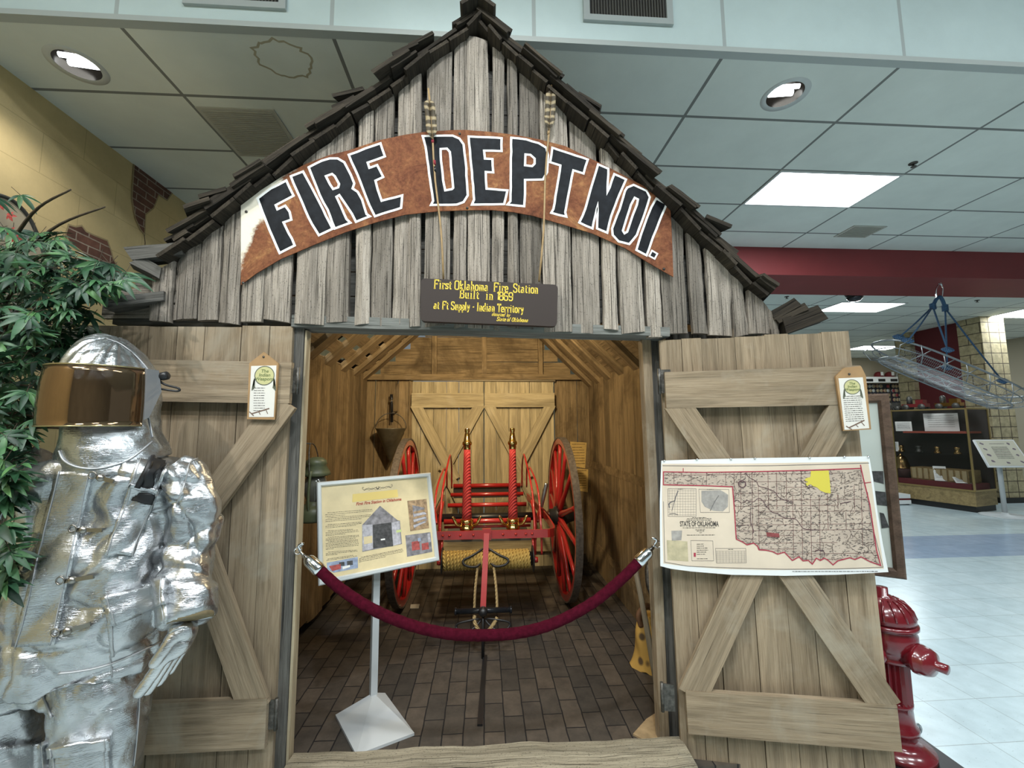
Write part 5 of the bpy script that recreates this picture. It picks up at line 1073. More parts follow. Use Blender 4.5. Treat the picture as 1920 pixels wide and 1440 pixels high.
def loft(mb, rings, n=40, sub=5, ex=2.3, zfun=None, cap=True):
    """smooth closed loft through elliptical rings (centre, a, b)"""
    C_ = smoothpts([r[0] for r in rings], sub); A = smoothpts([Vector((r[1], r[2], 0)) for r in rings], sub); R_ = []
    for c, ab in zip(C_, A):
        row = []
        for k in range(n):
            t = 2*math.pi*k/n; co, si = math.cos(t), math.sin(t); q = (abs(co)**ex+abs(si)**ex)**(-1/ex); p = c+Vector((ab.x*q*co, ab.y*q*si, 0))
            if zfun: p.z += zfun(p, c, t)
            row.append(mb.vert(p))
        R_.append(row)
    for a, b in zip(R_, R_[1:]):
        for k in range(n): mb.face((a[k], a[(k+1)%n], b[(k+1)%n], b[k]), 0, True)
    if cap: mb.face(R_[0][::-1]); mb.face(R_[-1])
    return R_
def crumple(o, amp, seed, vert_bias=1.0, creases=()):
    """crisp foil-like creases pushed into the cloth along its normals"""
    me = o.data; off = Vector((seed*3.1, seed*1.7, seed*.9)); new = []
    for v in me.vertices:
        p = v.co; q = p+off
        w1 = mnoise.noise(q*7)*.03; q1 = Vector((q.x*1.0+w1, q.y+w1, q.z*vert_bias))
        d1 = mnoise.voronoi(Vector((q1.x+.35*q1.z, q1.y, q1.z-.3*q1.x))*5.2)[0][0]; d2 = mnoise.voronoi(q1*12)[0][0]; d3 = mnoise.voronoi(q1*30)[0][0]; n1 = mnoise.noise(q1*3.2)
        f1 = abs(mnoise.noise(Vector((q.x*6+w1*20, q.y*6, q.z*3.2)))); f2 = abs(mnoise.noise(Vector((q.x*4, q.y*4, q.z*9))))
        d = amp*(.9*(d1-.45)+.36*(d2-.4)+.11*(d3-.4)+.45*n1-.7*max(0,.16-f1)/.16*.28-.6*max(0,.12-f2)/.12*.25)
        for (c, r, a) in creases:
            k = (p-c).length/r
            if k < 1: d += a*(1-k)*math.sin(6+p.z*90+p.x*25)
        new.append(p+v.normal*d)
    for v, p in zip(me.vertices, new): v.co = p
    me.update()
def remesh(o, vox, smooth=6):
    md = o.modifiers.new('r', 'REMESH'); md.mode = 'VOXEL'; md.voxel_size = vox; md.use_smooth_shade = True
    s = o.modifiers.new('s', 'SMOOTH'); s.iterations = smooth; s.factor = .5
    evalmods(o)
    for p in o.data.polygons: p.use_smooth = True
suit = thing('person', 'figure in a crinkled silver heat-proof suit with gold visor beside left shed door', 'person', (-1.36, 1.6, 0))
YM = 1.57
mb = MB(); loft(mb, [ring(y, a, b, YM, r) for y, a, b, r in ((846,150,262,.9),(862,105,312,.8),(884,55,348,.66),(925,35,338,.64),(1000,15,322,.66),(1080,-5,318,.68),(1150,-22,316,.7),(1215,-32,302,.72),(1258,-36,290,.74))], 56, 6)
def limb(mb, pts, n=28, sub=6):
    P_ = smoothpts([Vector(p[0]) for p in pts], sub); Rr = smoothpts([Vector((p[1],0,0)) for p in pts], sub)
    mb.tube(P_, [r.x for r in Rr], n)
def at(x, y, Y): return atY(x, y, Y)
limb(mb, [(at(318,884,1.56),.075),(at(345,905,1.57),.082),(at(363,950,1.58),.085),(at(368,1000,1.59),.083),(at(362,1045,1.58),.083),(at(360,1090,1.55),.080),(at(357,1130,1.52),.070),(at(355,1158,1.50),.062)])
limb(mb, [(at(80,890,1.56),.075),(at(35,905,1.56),.085),(at(2,960,1.56),.085),(at(-30,1040,1.55),.083),(at(-60,1110,1.50),.078),(at(-75,1150,1.46),.062)])
jk = mb.build('jacket', SIL, suit); remesh(jk, .006, 3)
crumple(jk, .052, 1, .75, [(at(362,1050,1.52),.16,.009),(at(330,930,1.5),.12,.006)])
BV = BVHTree.FromPolygons([v.co.copy() for v in jk.data.vertices], [tuple(p.vertices) for p in jk.data.polygons])
def hit(x, y, bv):
    r_ = bv.ray_cast(EYE, ray(x, y).normalized()); return (r_[0], r_[1]) if r_[0] else (None, None)
def drape(name, quad, mat, par, off=.006, nu=14, nv=20, bv=None, bulge=0):
    """cloth panel laid over the jacket: quad = four photographed corners in order, real thickness off"""
    bv = bv or BV; q = [Vector((*p, 0)) for p in quad]; mb = MB(); top = []; bot = []; last = None
    for j in range(nv+1):
        ra, rb = [], []
        for i in range(nu+1):
            u, v = i/nu, j/nv; p = (q[0]*(1-u)+q[1]*u)*(1-v)+(q[3]*(1-u)+q[2]*u)*v; h, n = hit(p.x, p.y, bv)
            if h is None: h, n = last if last else (atY(p.x, p.y, 1.45), Vector((.3,-1,0)))
            last = (h, n); n = (n+(EYE-h).normalized()).normalized(); e = off+bulge*math.sin(math.pi*u)*math.sin(math.pi*v)
            ra.append(h+n*e); rb.append(h-n*.004)
        top.append(ra); bot.append(rb)
    for it in range(2):                                  # relax so that the panel bridges deep folds
        for j in range(1, nv):
            for i in range(1, nu): top[j][i] = top[j][i]*.4+(top[j-1][i]+top[j+1][i]+top[j][i-1]+top[j][i+1])*.15
    T_ = [[mb.vert(p) for p in r_] for r_ in top]; B_ = [[mb.vert(p) for p in r_] for r_ in bot]
    for j in range(nv):
        for i in range(nu): mb.face((T_[j][i], T_[j+1][i], T_[j+1][i+1], T_[j][i+1]), 0, True)
    for j in range(nv): mb.face((B_[j][0], B_[j+1][0], T_[j+1][0], T_[j][0])); mb.face((T_[j][nu], T_[j+1][nu], B_[j+1][nu], B_[j][nu]))
    for i in range(nu): mb.face((T_[0][i], T_[0][i+1], B_[0][i+1], B_[0][i])); mb.face((B_[nv][i], B_[nv][i+1], T_[nv][i+1], T_[nv][i]))
    o = mb.build(name, mat, par)
    sm = MB()
    for e in (.06, .94): sm.tube([top[j][max(0,min(nu,round(e*nu)))]+Vector((.001,-.001,0)) for j in range(nv+1)], .0016, 5)
    if mat is SIL: sm.build('seam', SEAM, o)
    return o
def stitch(px, par, r=.0022, mat=SEAM, bv=None):
    pts = []
    for p in smoothpts([(*q_, 0) for q_ in px], 5):
        h, n = hit(p.x, p.y, bv or BV)
        if h: pts.append(h+n*.002)
    if len(pts) > 1: MB().tube(pts, r, 6).build('seam', mat, par)
fl = drape('front_flap', [(106,884),(176,884),(105,1207),(26,1212)], SIL, jk, .011, 10, 40)
stitch([(118,886),(100,950),(78,1020),(58,1090),(42,1160),(36,1210)], jk)
stitch([(378,858),(356,868),(348,900),(330,950)], jk); stitch([(300,822),(330,828),(360,845),(378,856)], jk)
pk = drape('radio_pocket', [(258,862),(318,872),(250,1042),(196,1040)], SIL, jk, .014, 12, 24, bulge=.008)
drape('pocket_flap', [(245,902),(305,918),(300,925),(240,910)], SIL, pk, .03, 6, 3); drape('black_patch', [(283,866),(305,870),(287,918),(264,914)], plain('black_patch', (.006,.006,.007), .5), pk, .027, 6, 8); drape('black_patch', [(258,921),(291,927),(283,946),(250,939)], plain('black_patch', (.006,.006,.007), .5), pk, .027, 6, 6)
def ln(x, y, off):
    h, n = hit(x, y, BV)
    if h is None: h = atY(x, y, YM-.1)
    return h+(EYE-h).normalized()*off
MB().tube([ln(289,848,.045), ln(280,872,.04), ln(257,915,.035)], .0085, 10).build('antenna', plain('black_rubber', (.008,.008,.009), .5), pk)
lp = drape('hip_pocket', [(197,1118),(312,1085),(318,1160),(208,1232)], SIL, jk, .016, 16, 14, bulge=.012); drape('pocket_flap', [(195,1117),(314,1084),(318,1130),(208,1172)], SIL, lp, .032, 16, 8, bulge=.004)
stitch([(110,1262),(150,1258),(200,1247),(255,1225),(300,1203)], jk, .003); stitch([(206,1228),(210,1270),(206,1330)], jk, .002)
for (x0, y0, x1, y1) in ((180,893,213,903),(143,993,192,994),(120,1090,176,1081),(111,1187,170,1170)):
    a, b = ln(x0, y0, .014), ln(x1, y1, .012); cl = None; mbx = MB(); mbx.beam(a, b, .012, .006, rd, up=(0,0,1)); cl = mbx.build('clasp', CLASP, jk)
    m_ = a*.72+b*.28; MB().lathe([(.0,-.004),(.010,-.004),(.012,0),(.010,.008),(0,.009)], m_, (EYE-m_), 12).build('clasp_button', CLASP, cl)
    rg = a+Vector((-.006,-.006,.004)); MB().tube([rg+Vector((.011*math.cos(k*math.pi/6), 0, .011*math.sin(k*math.pi/6))) for k in range(12)], .0022, 6, closed=True).build('clasp_ring', CLASP, cl)
cw = at(355,1158,1.50); d_ = (at(357,1130,1.52)-cw).normalized(); MB().lathe([(.052,-.012),(.066,-.012),(.068,.0),(.066,.012),(.052,.014)], cw, d_, 28).build('cuff_band', plain('tan_cuff', (.22,.17,.09), .8, var=.2, vs=40), jk)
cw2 = at(-75,1150,1.46); MB().lathe([(.052,-.012),(.066,-.012),(.066,.012),(.052,.014)], cw2, (.2,.3,1), 24).build('cuff_band', plain('tan_cuff', (.22,.17,.09), .8), jk)
# trousers and boots
mb = MB(); 
for xl, xr in ((98,290),(-95,104)):
    rs_ = [ring(y, xl+(k_ if xl > 0 else 0), xr+dx, YM+.01, .95) for y, k_, dx in ((1215,10,-2),(1262,4,-4),(1320,2,-14),(1390,0,-20),(1440,0,-26))]
    c0, a0, b0 = rs_[-1]
    for zz, k in ((.45,.92),(.30,.88),(.18,.92),(.085,.98)): rs_.append((Vector((c0.x, c0.y, zz)), a0*k, b0*k))
    loft(mb, rs_, 40, 5)
mb.box((-1.37, YM+.02, .72), (.26, .22, .16))
tr = mb.build('trousers', SIL, suit); remesh(tr, .007, 3); crumple(tr, .052, 4, .6)
BT = BVHTree.FromPolygons([v.co.copy() for v in tr.data.vertices], [tuple(p.vertices) for p in tr.data.polygons])
tp_ = drape('thigh_pocket', [(98,1398),(204,1383),(212,1480),(100,1490)], SIL, tr, .014, 12, 12, BT, .01); drape('thigh_pocket', [(-30,1400),(86,1388),(92,1480),(-30,1490)], SIL, tr, .014, 12, 12, BT, .01)
drape('pocket_flap', [(96,1396),(207,1380),(210,1402),(98,1418)], SIL, tp_, .026, 12, 4, BT)
stitch([(72,1276),(84,1310),(98,1345)], tr, .003, bv=BT); stitch([(262,1290),(258,1360),(250,1436)], tr, .002, bv=BT)
for x in (-1.20,-1.53):
    mb = MB(); R_ = []
    for k in range(13):
        q = k/12; y = YM+.10-.33*q; hgt = .115-.05*max(0,q-.35)/.65; wd = .055+.014*math.sin(q*math.pi)-.02*max(0,q-.85)/.15; R_.append([mb.vert((x+wd*math.cos(a), y, max(.0, hgt*.5+hgt*.5*math.sin(a)))) for a in [2*math.pi*j/14 for j in range(14)]])
    for a, b in zip(R_, R_[1:]):
        for j in range(14): mb.face((a[j], a[(j+1)%14], b[(j+1)%14], b[j]), 0, True)
    mb.face(R_[0]); mb.face(R_[-1][::-1]); mb.build('boot', SIL, suit)
# gloves: palm, five bent fingers each, grown as one skin
def glove(J, E, Rd, name='glove'):
    me = bpy.data.meshes.new(name); me.from_pydata([tuple(p) for p in J], E, []); o = bpy.data.objects.new(name, me); COL.objects.link(o); me.materials.append(SIL3); setpar(o, suit)
    sk = o.modifiers.new('k', 'SKIN'); sk.use_smooth_shade = True
    for v, r in zip(me.skin_vertices[0].data, Rd): v.radius = (r, r)
    me.skin_vertices[0].data[0].use_root = True
    ss = o.modifiers.new('u', 'SUBSURF'); ss.levels = 2; ss.render_levels = 2
    evalmods(o)
    for p in o.data.polygons: p.use_smooth = True
    crumple(o, .008, 7, 1.0); return o
def hand(w, p, dirf, side, fing, th):
    J = [w, w*.5+p*.5, p]; Rd = [.040, .039, .040]; E = [(0,1),(1,2)]
    for (k, L_, curl, r) in fing:
        base = p+side*k+dirf*.018; i0 = len(J); pts = [base, base+dirf*L_*.45+curl*.2, base+dirf*L_*.8+curl*.6, base+dirf*L_+curl]
        J += pts; Rd += [r*1.08, r, r*.95, r*.8]; E += [(2,i0),(i0,i0+1),(i0+1,i0+2),(i0+2,i0+3)]
    i0 = len(J); J += th; Rd += [.024,.020,.018,.0145]; E += [(1,i0),(i0,i0+1),(i0+1,i0+2),(i0+2,i0+3)]
    return J, E, Rd
w_, p_ = at(352,1162,1.50), at(333,1212,1.49); dirf = (at(283,1296,1.475)-p_).normalized()
sd = Vector((.35,.93,.12)).normalized()
th = [at(325,1190,1.46), at(309,1216,1.445), at(295,1237,1.44), at(283,1252,1.438)]
J, E, Rd = hand(w_, p_, dirf, sd, [(-.034,.105,Vector((-.012,-.006,-.004)),.0165),(-.011,.118,Vector((-.008,0,-.004)),.0165),(.012,.110,Vector((-.006,.004,-.002)),.016),(.034,.09,Vector((-.004,.006,0)),.0145)], th)
glove(J, E, Rd)
w2 = at(-75,1150,1.46); p2_ = w2+Vector((.02,-.03,-.09)); J, E, Rd = hand(w2, p2_, Vector((.1,-.25,-.96)).normalized(), Vector((.3,.93,0)), [(-.034,.10,Vector((.01,0,0)),.0165),(-.011,.112,Vector((.01,0,0)),.0165),(.012,.105,Vector((.01,0,0)),.016),(.034,.085,Vector((.01,0,0)),.0145)], [w2+Vector((.03,-.05,-.06)), w2+Vector((.05,-.07,-.09)), w2+Vector((.055,-.085,-.12)), w2+Vector((.055,-.095,-.14))]); glove(J, E, Rd)
# hood with shoulder shroud, gold visor, side bracket
HC_, HA, HB = ring(745, 104, 303, YM, 1.12)
def shroud(p, c, t):
    k = max(0, (HC_.z-.07-c.z)/.13); fr = max(0, -math.sin(t)); return -.055*min(1,k)**1.5*(fr*.9)+.025*min(1,k)**2*(1-fr)
mb = MB(); loft(mb, [ring(y, a, b, YM+dy, r) for y, a, b, r, dy in ((634.5,190,212,1.1,.03),(638,172,230,1.1,.03),(650,148,252,1.12,.02),(675,123,280,1.12,.01),(705,110,298,1.12,.0),(740,106,304,1.12,0),(785,114,300,1.1,0),(812,112,302,1.08,-.01),(838,106,312,1.02,-.01),(856,100,318,.95,-.01),(868,98,320,.92,-.01))], 64, 6, 2.05, shroud)
hd = mb.build('hood', SIL2, suit); remesh(hd, .006, 4)
for v in hd.data.vertices:                                # gathered pleats fan out from the brow over the dome, slack folds in the shroud
    p = v.co; a = math.atan2(p.y-HC_.y, p.x-HC_.x); hz = p.z-HC_.z
    if hz > .02: k = min(1,(hz-.02)/.05); v.co = p+v.normal*(.006*k*abs(math.sin(a*6.5+.6))*(1-.3*k)+.002*k*math.sin(a*19))
hd.data.update(); crumple(hd, .014, 9, 1.3)
BH = BVHTree.FromPolygons([v.co.copy() for v in hd.data.vertices], [tuple(p.vertices) for p in hd.data.polygons])
stitch([(112,845),(120,862),(140,874),(170,879),(205,875),(245,860),(285,828)], hd, .003, bv=BH); stitch([(272,752),(278,780),(284,812),(286,820)], hd, .002, bv=BH); stitch([(200,636),(225,645),(255,668),(280,697)], hd, .002, bv=BH)
m, nt, b, N, L = nm('gold_visor'); b.inputs['Base Color'].default_value = (.27,.175,.10,1); b.inputs['Metallic'].default_value = .92; b.inputs['Roughness'].default_value = .07
b.inputs['Thin Film Thickness'].default_value = 560; b.inputs['Thin Film IOR'].default_value = 1.45; b.inputs['Alpha'].default_value = .86
VIS = m
VR = HA*1.17; VRY = HB*1.17; zt, zb = ring(698, 80, 290, YM, 1.1)[0].z, ring(799, 80, 290, YM, 1.1)[0].z
def vis(u, v):
    a = R(-96+172*u); k = 1+.03*math.sin(v*math.pi)+.05*(1-v); dz = .012*math.cos(a); return Vector((HC_.x+VR*k*math.sin(a), HC_.y-.015-VRY*k*math.cos(a), zb+(zt-zb)*v-(1-v)*0))
mb = MB(); o_ = mb.grid(lambda u, v: vis(u, v), 48, 10); n0 = len(mb.f); i_ = mb.grid(lambda u, v: vis(u, v)+(HC_-vis(u, v)).normalized()*.0025, 48, 10)
for e in (0, 10):
    for k in range(48): mb.face((o_[k][e], o_[k+1][e], i_[k+1][e], i_[k][e]))
for e in (0, 48):
    for k in range(10): mb.face((o_[e][k], o_[e][k+1], i_[e][k+1], i_[e][k]))
vz = mb.build('visor', VIS, hd)
RIMM = plain('visor_rim', (.36,.30,.16), .2, .8)
for e in (0, 1): MB().tube([vis(k/48, e) for k in range(49)], .0028, 6).build('visor_edge', RIMM, vz)
GREYP = plain('grey_bracket', (.20,.205,.21), .45)
br0 = [vis(1, 1)+Vector((.002,0,.0)), vis(1,1)+Vector((.012,.04,-.0)), vis(1,.62)+Vector((.012,.052,0)), vis(1,.15)+Vector((.004,.016,0)), vis(1,.1)]
mb = MB(); lo = [mb.vert(p) for p in br0]; hi = [mb.vert(p+Vector((.008,-.004,0))) for p in br0]; mb.face(lo); mb.face(hi[::-1])
for k in range(5): mb.face((lo[k], hi[k], hi[(k+1)%5], lo[(k+1)%5]))
bk = mb.build('visor_bracket', GREYP, hd)
c = vis(1,.9)+Vector((.022,.05,0)); MB().lathe([(0,-.01),(.013,-.01),(.015,0),(.015,.016),(.011,.02),(0,.021)], c, (.8,-.1,.15), 14).build('visor_knob', M['black'], bk)
mb = MB(); mb.tube(smoothpts([c+Vector((-.012,0,-.015)), c+Vector((.012,.0,-.03)), c+Vector((.05,.01,-.042)), c+Vector((.046,.01,-.052)), c+Vector((-.004,0,-.045))],5), .004, 6); mb.build('strap_clip', M['black'], bk)
# ---------------- artificial tree at the left edge
tree = thing('potted_tree', 'bushy green artificial tree with palm-shaped leaves at the left edge behind the silver figure', 'tree', (-2.25, 2.05, 0))
m, nt, b, N, L = nm('silk_leaf'); ge = N.new('ShaderNodeNewGeometry'); r = ramp(N, [(0, (.008,.034,.016)), (.4, (.016,.064,.028)), (.8, (.036,.12,.045)), (1, (.08,.19,.06))]); L.new(ge.outputs['Random Per Island'], r.inputs[0])
f = noise(N, L, mapped(N, L, (1,1,1)), 30, 3); rr = ramp(N, [(.3,.7),(.7,1.25)]); L.new(f, rr.inputs[0]); L.new(mix(N, L, r.outputs[0], rr.outputs[0], 1.0, 'MULTIPLY'), b.inputs['Base Color']); b.inputs['Roughness'].default_value = .5
b.inputs['Transmission Weight'].default_value = 0
LEAF = m; BARK = plain('brown_stem', (.05,.035,.02), .8, var=.3, vs=30)
q = random.Random(17)
REG = [(0,425),(60,435),(100,440),(140,475),(215,492),(250,512),(225,535),(185,545),(160,570),(178,605),(150,640),(105,660),(80,705),(78,780),(52,835),(40,905),(22,1000),(28,1090),(0,1130),(-160,1130),(-200,700),(-160,430)]
SPR = [(-30,320),(30,330),(70,352),(55,372),(10,372),(-30,365)]
def inpoly(p, poly): return inside(p, poly)
def leaflet(mb, o, d, n, L_, W_):
    s = d.cross(n).normalized(); prev = None; K = 5
    for i in range(K+1):
        t = i/K; w_ = W_*math.sin(math.pi*min(1,t*.92+.06))**.8*(1-.25*t); c = o+d*(L_*t)-n*(.35*L_*t*t); l = c+s*w_-n*(-w_*.35); r_ = c-s*w_-n*(-w_*.35)
        cur = (mb.vert(l), mb.vert(c), mb.vert(r_))
        if prev: mb.face((prev[0],prev[1],cur[1],cur[0]),0,True); mb.face((prev[1],prev[2],cur[2],cur[1]),0,True)
        prev = cur
def frond(mb, st, o, d, n, S):
    """palm-shaped leaf: seven leaflets fanned round the stalk end"""
    k = q.choice((5,6,7)); s = d.cross(n).normalized()
    for i in range(k):
        a = R(-85+170*i/(k-1)+q.uniform(-6,6)); dd = (d*math.cos(a)+s*math.sin(a)).normalized(); L_ = S*(1-.35*abs(a)/1.5)*q.uniform(.9,1.1); leaflet(mb, o, dd, n, L_, L_*q.uniform(.12,.15))
    st.tube([o-d*S*.55+n*.012, o-d*S*.2+n*.004, o], .0012, 4, cap=False)
mb = MB(); st = MB(); cnt = 0; tries = 0
while cnt < 1150 and tries < 40000:
    tries += 1
    if q.random() < .035: reg = SPR
    else: reg = REG
    x, y = q.uniform(-200,260), q.uniform(318,1135)
    if not inpoly((x,y), reg): continue
    if reg is REG and y > 660 and x > 92: continue
    Y = q.uniform(1.50,2.15) if x < 90 else q.uniform(1.62,1.82)
    if y > 800: Y = q.uniform(1.42,1.75)
    if y > 860 and x > 0: Y = q.uniform(1.34,1.45)
    if 600 < y and x > 70: Y = q.uniform(1.75,1.86)
    p = atY(x, y, Y)
    if p.x < WL+.12: continue
    out = Vector((p.x+2.0, -(1.9-p.y)-.35, q.uniform(-.5,.1))); d = (Vector((q.uniform(-1,1)+.25, q.uniform(-1,.3), q.uniform(-1.0,.25)))+out*.4).normalized(); n = (Vector((q.uniform(-.5,.5)+.15, -.55+q.uniform(-.3,.3), .8))); n = (n-d*n.dot(d)).normalized()
    frond(mb, st, p, d, n, q.uniform(.062,.098)); cnt += 1
mb.build('foliage', LEAF, tree, 'stuff'); st.build('leaf_stalks', BARK, tree, 'stuff')
TB = Vector((-2.25,2.05,.12)); MB().tube(smoothpts([TB, TB+Vector((.03,-.02,.5)), TB+Vector((.02,-.05,1.0)), TB+Vector((.08,-.08,1.5)), TB+Vector((.10,-.1,2.0))],6), lambda k: .032-.018*k, 10).build('trunk', BARK, tree)
for k in range(16):
    h = .75+.09*k; a = TB+Vector((.03+.003*k,-.05-.003*k,h)); e = atY(q.uniform(-40,200), 1050-45*k+q.uniform(-40,20), q.uniform(1.55,1.85)); m_ = (a+e)/2+Vector((0,0,.08)); MB().tube(smoothpts([a,m_,e],6), lambda t_: .009-.006*t_, 6).build('branch', BARK, tree)
MB().lathe([(.0,0),(.13,0),(.17,.26),(.175,.28),(.155,.28),(.15,.24),(0,.24)], (TB.x,TB.y,0), n=28).build('pot', plain('dark_pot', (.03,.025,.02), .5), tree)
# a few red flowers caught in the leaves
mb = MB()
for x, y, Y in ((20,405,1.75),(22,434,1.72),(30,448,1.72),(3,384,1.75)):
    o = atY(x,y,Y)
    for k in range(5): a = k*1.256; leaflet(mb, o, Vector((math.cos(a), -.2, math.sin(a))).normalized(), Vector((0,-1,.1)), .022, .007)
mb.build('red_flowers', plain('red_petal', (.30,.035,.025), .7), tree)
# round-headed beige board with a dark rim on the yellow wall, mostly behind the leaves
c = atX(-20,475,WL+.02); t = thing('round_wall_board', 'beige rounded board with dark rim on the yellow wall, half hidden by the leaves', 'board', c)
pr = Plane((WL+.005,c.y,c.z), (0,1,0), (1,0,0)); rim = [pr.uv(*p) for p in ((-100,372),(-40,362),(0,368),(25,382),(48,408),(62,436),(72,456),(78,490),(60,560),(-60,600),(-120,480))]
flat('panel', [rim], pr, plain('beige_panel', (.42,.36,.26), .7, var=.15, vs=6), t, .02, 0); mb = MB(); mb.tube([pr.at(p.x, p.y, .02) for p in smoothpts([(*p_,0) for p_ in rim], 6, True)], .013, 8, closed=True); mb.build('rim', plain('dark_rim', (.05,.05,.045), .5), t)
# ---------------- right-hand side of the hall
# framed photo board on a floor stand behind the right door
t = thing('photo_board', 'brown-framed white board of old photographs standing behind the right shed door', 'display board', (1.75,2.15,0))
bc = atY(1682,910,2.20); bang = R(-32); Ub = Vector((math.cos(bang), math.sin(bang), 0)); Nb = Vector((math.sin(bang), -math.cos(bang), 0)); PB = Plane(bc, Ub, Nb)
vt, vb = PB.uv(1666,738)[1], PB.uv(1693,1084)[1]; ur = (PB.uv(1667,740)[0]+PB.uv(1695,1084)[0])/2; ul = ur-.62
cu_, cv_ = (ur+ul)/2, (vt+vb)/2; PBc = Plane(PB.at(cu_, cv_), Ub, Nb)
WB, HB_ = ur-ul, vt-vb
frame('frame', PBc, WB, HB_, .05, .03, wood('brown_frame_wood', (.16,.105,.07), (.11,.07,.05), (.05,.03,.02), .25, .05, rough=.5, bmp=.15), t)
flat('mat_board', [rect(-WB/2+.03,-HB_/2+.03,WB/2-.03,HB_/2-.03)], PBc, plain('white_mat_board', (.55,.60,.55), .4), t, .006, .004); MB().box(PBc.at(0,0,-.006), (WB-.02, HB_-.02, .01), U=Ub, V=(0,0,1)).build('backing', M['sill'], t)
for px in ([(1634,883),(1655,883),(1656,907),(1637,902)], [(1640,920),(1659,922),(1662,948),(1643,946)], [(1648,960),(1656,962),(1666,988),(1652,990)]):
    flat('photograph', [PBc.uvs(px)], PBc, DRK, t, .001, .011); 
for x in (-.45,-.12):
    a = PBc.at(x*WB*.96,-HB_/2+.03,-.02); b = Vector((a.x-.0, a.y+.03, .03)); MB().box(((a.x+b.x)/2,(a.y+b.y)/2,a.z/2), (.035,.03,a.z), U=Ub, V=Nb).build('leg', M['post'], t)
ft = atZ(1713,1346,.06); MB().box((ft.x-.03, ft.y+.03, .05), (.05,.16,.10), U=Ub, V=Nb).build('foot', plain('brown_foot', (.13,.085,.055), .6), t); MB().tube([(ft.x-.02+.022*math.cos(k*math.pi/6), ft.y-.03, .03+.022*math.sin(k*math.pi/6)) for k in range(12)], .006, 8, closed=True).build('ring', M['steel'], t)
# fire hydrant
HR = plain('hydrant_red', (.15,.008,.014), .22, coat=.6); hp_ = Vector((1.872, 1.96, 0)); h0 = set(bpy.data.objects); t = thing('fire_hydrant', 'glossy dark red fire hydrant standing on a black base behind the right shed door', 'fire hydrant', hp_)
MB().box((hp_.x, hp_.y, .02), (.40,.40,.04)).build('base_plate', plain('black_base', (.012,.012,.013), .35), t)
MB().lathe([(0,.04),(.155,.04),(.155,.07),(.11,.085),(.09,.11),(.085,.15),(.098,.16),(.098,.185),(.085,.195),(.08,.30),(.085,.305),(.085,.32),(.078,.325),(.078,.33)], hp_, n=32).build('flange', HR, t)
mb = MB(); rows = []
for z in (.30,.34,.50,.555):
    rows.append([mb.vert(hp_+Vector(((.074 if k%2 else .084)*math.cos(2*math.pi*k/48), (.074 if k%2 else .084)*math.sin(2*math.pi*k/48), z))) for k in range(48)])
for a, b in zip(rows, rows[1:]):
    for k in range(48): mb.face((a[k], a[(k+1)%48], b[(k+1)%48], b[k]), 0, False)
mb.build('barrel', HR, t)
MB().lathe([(.082,.55),(.098,.555),(.10,.575),(.09,.585),(.115,.62),(.128,.66),(.128,.71),(.118,.735),(.118,.745),(.135,.75),(.135,.768),(.12,.775)], hp_, n=36).build('nozzle_section', HR, t)
MB().lathe([(.12,.775),(.128,.78),(.128,.81),(.112,.85),(.085,.885),(.05,.905),(.04,.91),(.04,.915),(.026,.918),(.026,.96),(0,.962)], hp_, n=36).build('bonnet', HR, t)
mb = MB()
for k in range(16):
    a = 2*math.pi*k/16; mb.tube([hp_+Vector((r*math.cos(a), r*math.sin(a), z)) for r, z in ((.126,.805),(.114,.85),(.088,.885),(.06,.90))], .006, 6)
mb.build('bonnet_ribs', HR, t)
for ax, r0, L_, nme in ((Vector((.35,-.94,-.0)), .075, .0, 'pumper_nozzle'), (Vector((.94,.35,0)), .055, 0, 'hose_nozzle_outlet'), (Vector((-.94,-.35,0)), .055, 0, 'hose_nozzle_outlet')):
    ax.normalize(); MB().lathe([(r0*.8,.08),(r0,.12),(r0*1.08,.125),(r0*1.08,.14),(r0,.145),(r0,.165),(r0*.85,.185),(r0*.4,.195),(r0*.34,.20),(r0*.34,.235),(0,.238)], hp_+Vector((0,0,.61)), ax, 24).build(nme, HR, t)
for o in list(bpy.data.objects):                        # a small yard hydrant: bring all its parts to size
    if o not in h0 and o.type == 'MESH': o.data.transform(Matrix.Translation(hp_) @ Matrix.Diagonal((.90,.90,.765,1)) @ Matrix.Translation(-hp_))
# stokes basket hung on blue ropes from the red beam
BK = plain('galvanised_tube', (.30,.32,.33), .35, .7); BLU = rope_mat('blue_rope', (.045,.12,.22), (.02,.05,.11))
YBk = 5.35
P = lambda x, y, dy=0: atY(x, y, YBk+dy)
t = thing('stokes_basket', 'silver wire rescue basket hanging tilted on blue ropes below the red beam', 'rescue basket', P(1775,690))
A0, A1 = P(1650,640), P(1903,745)                   # head and foot of the far rail
top = [(-.0)]; L_ = (A1-A0); ax = L_.normalized()
W2 = .30; side = Vector((ax.y*-1, ax.x, 0)).normalized(); dn = ax.cross(side); dn = dn if dn.z < 0 else -dn
def bp(s, w_, h): c = A0+L_*s; return c+side*w_+dn*h
def outline(h, k=1.0): 
    o = []
    for i in range(40):
        a = 2*math.pi*i/40; sx_ = math.cos(a); sy_ = math.sin(a); s = .5+.5*math.copysign(abs(sx_)**.55, sx_)*(1-(1-k)*.4); o.append(bp(s, W2*k*math.copysign(abs(sy_)**.6, sy_), h))
    return o
for h, k, r in ((0,1,.0125),(.10,.93,.007),(.20,.72,.010)): MB().tube(outline(h,k), r, 8, closed=True).build('rail', BK, t)
mb = MB()
for i in range(12):
    s = .06+.88*i/11
    for w_ in (-1,1): mb.tube([bp(s,w_*W2*.98,0), bp(s+(.04 if i%2 else -.04),w_*W2*.9,.10), bp(s,w_*W2*.66,.20)], .006, 6)
    mb.tube([bp(s,-W2*.66,.20), bp(s,0,.225), bp(s,W2*.66,.20)], .006, 6)
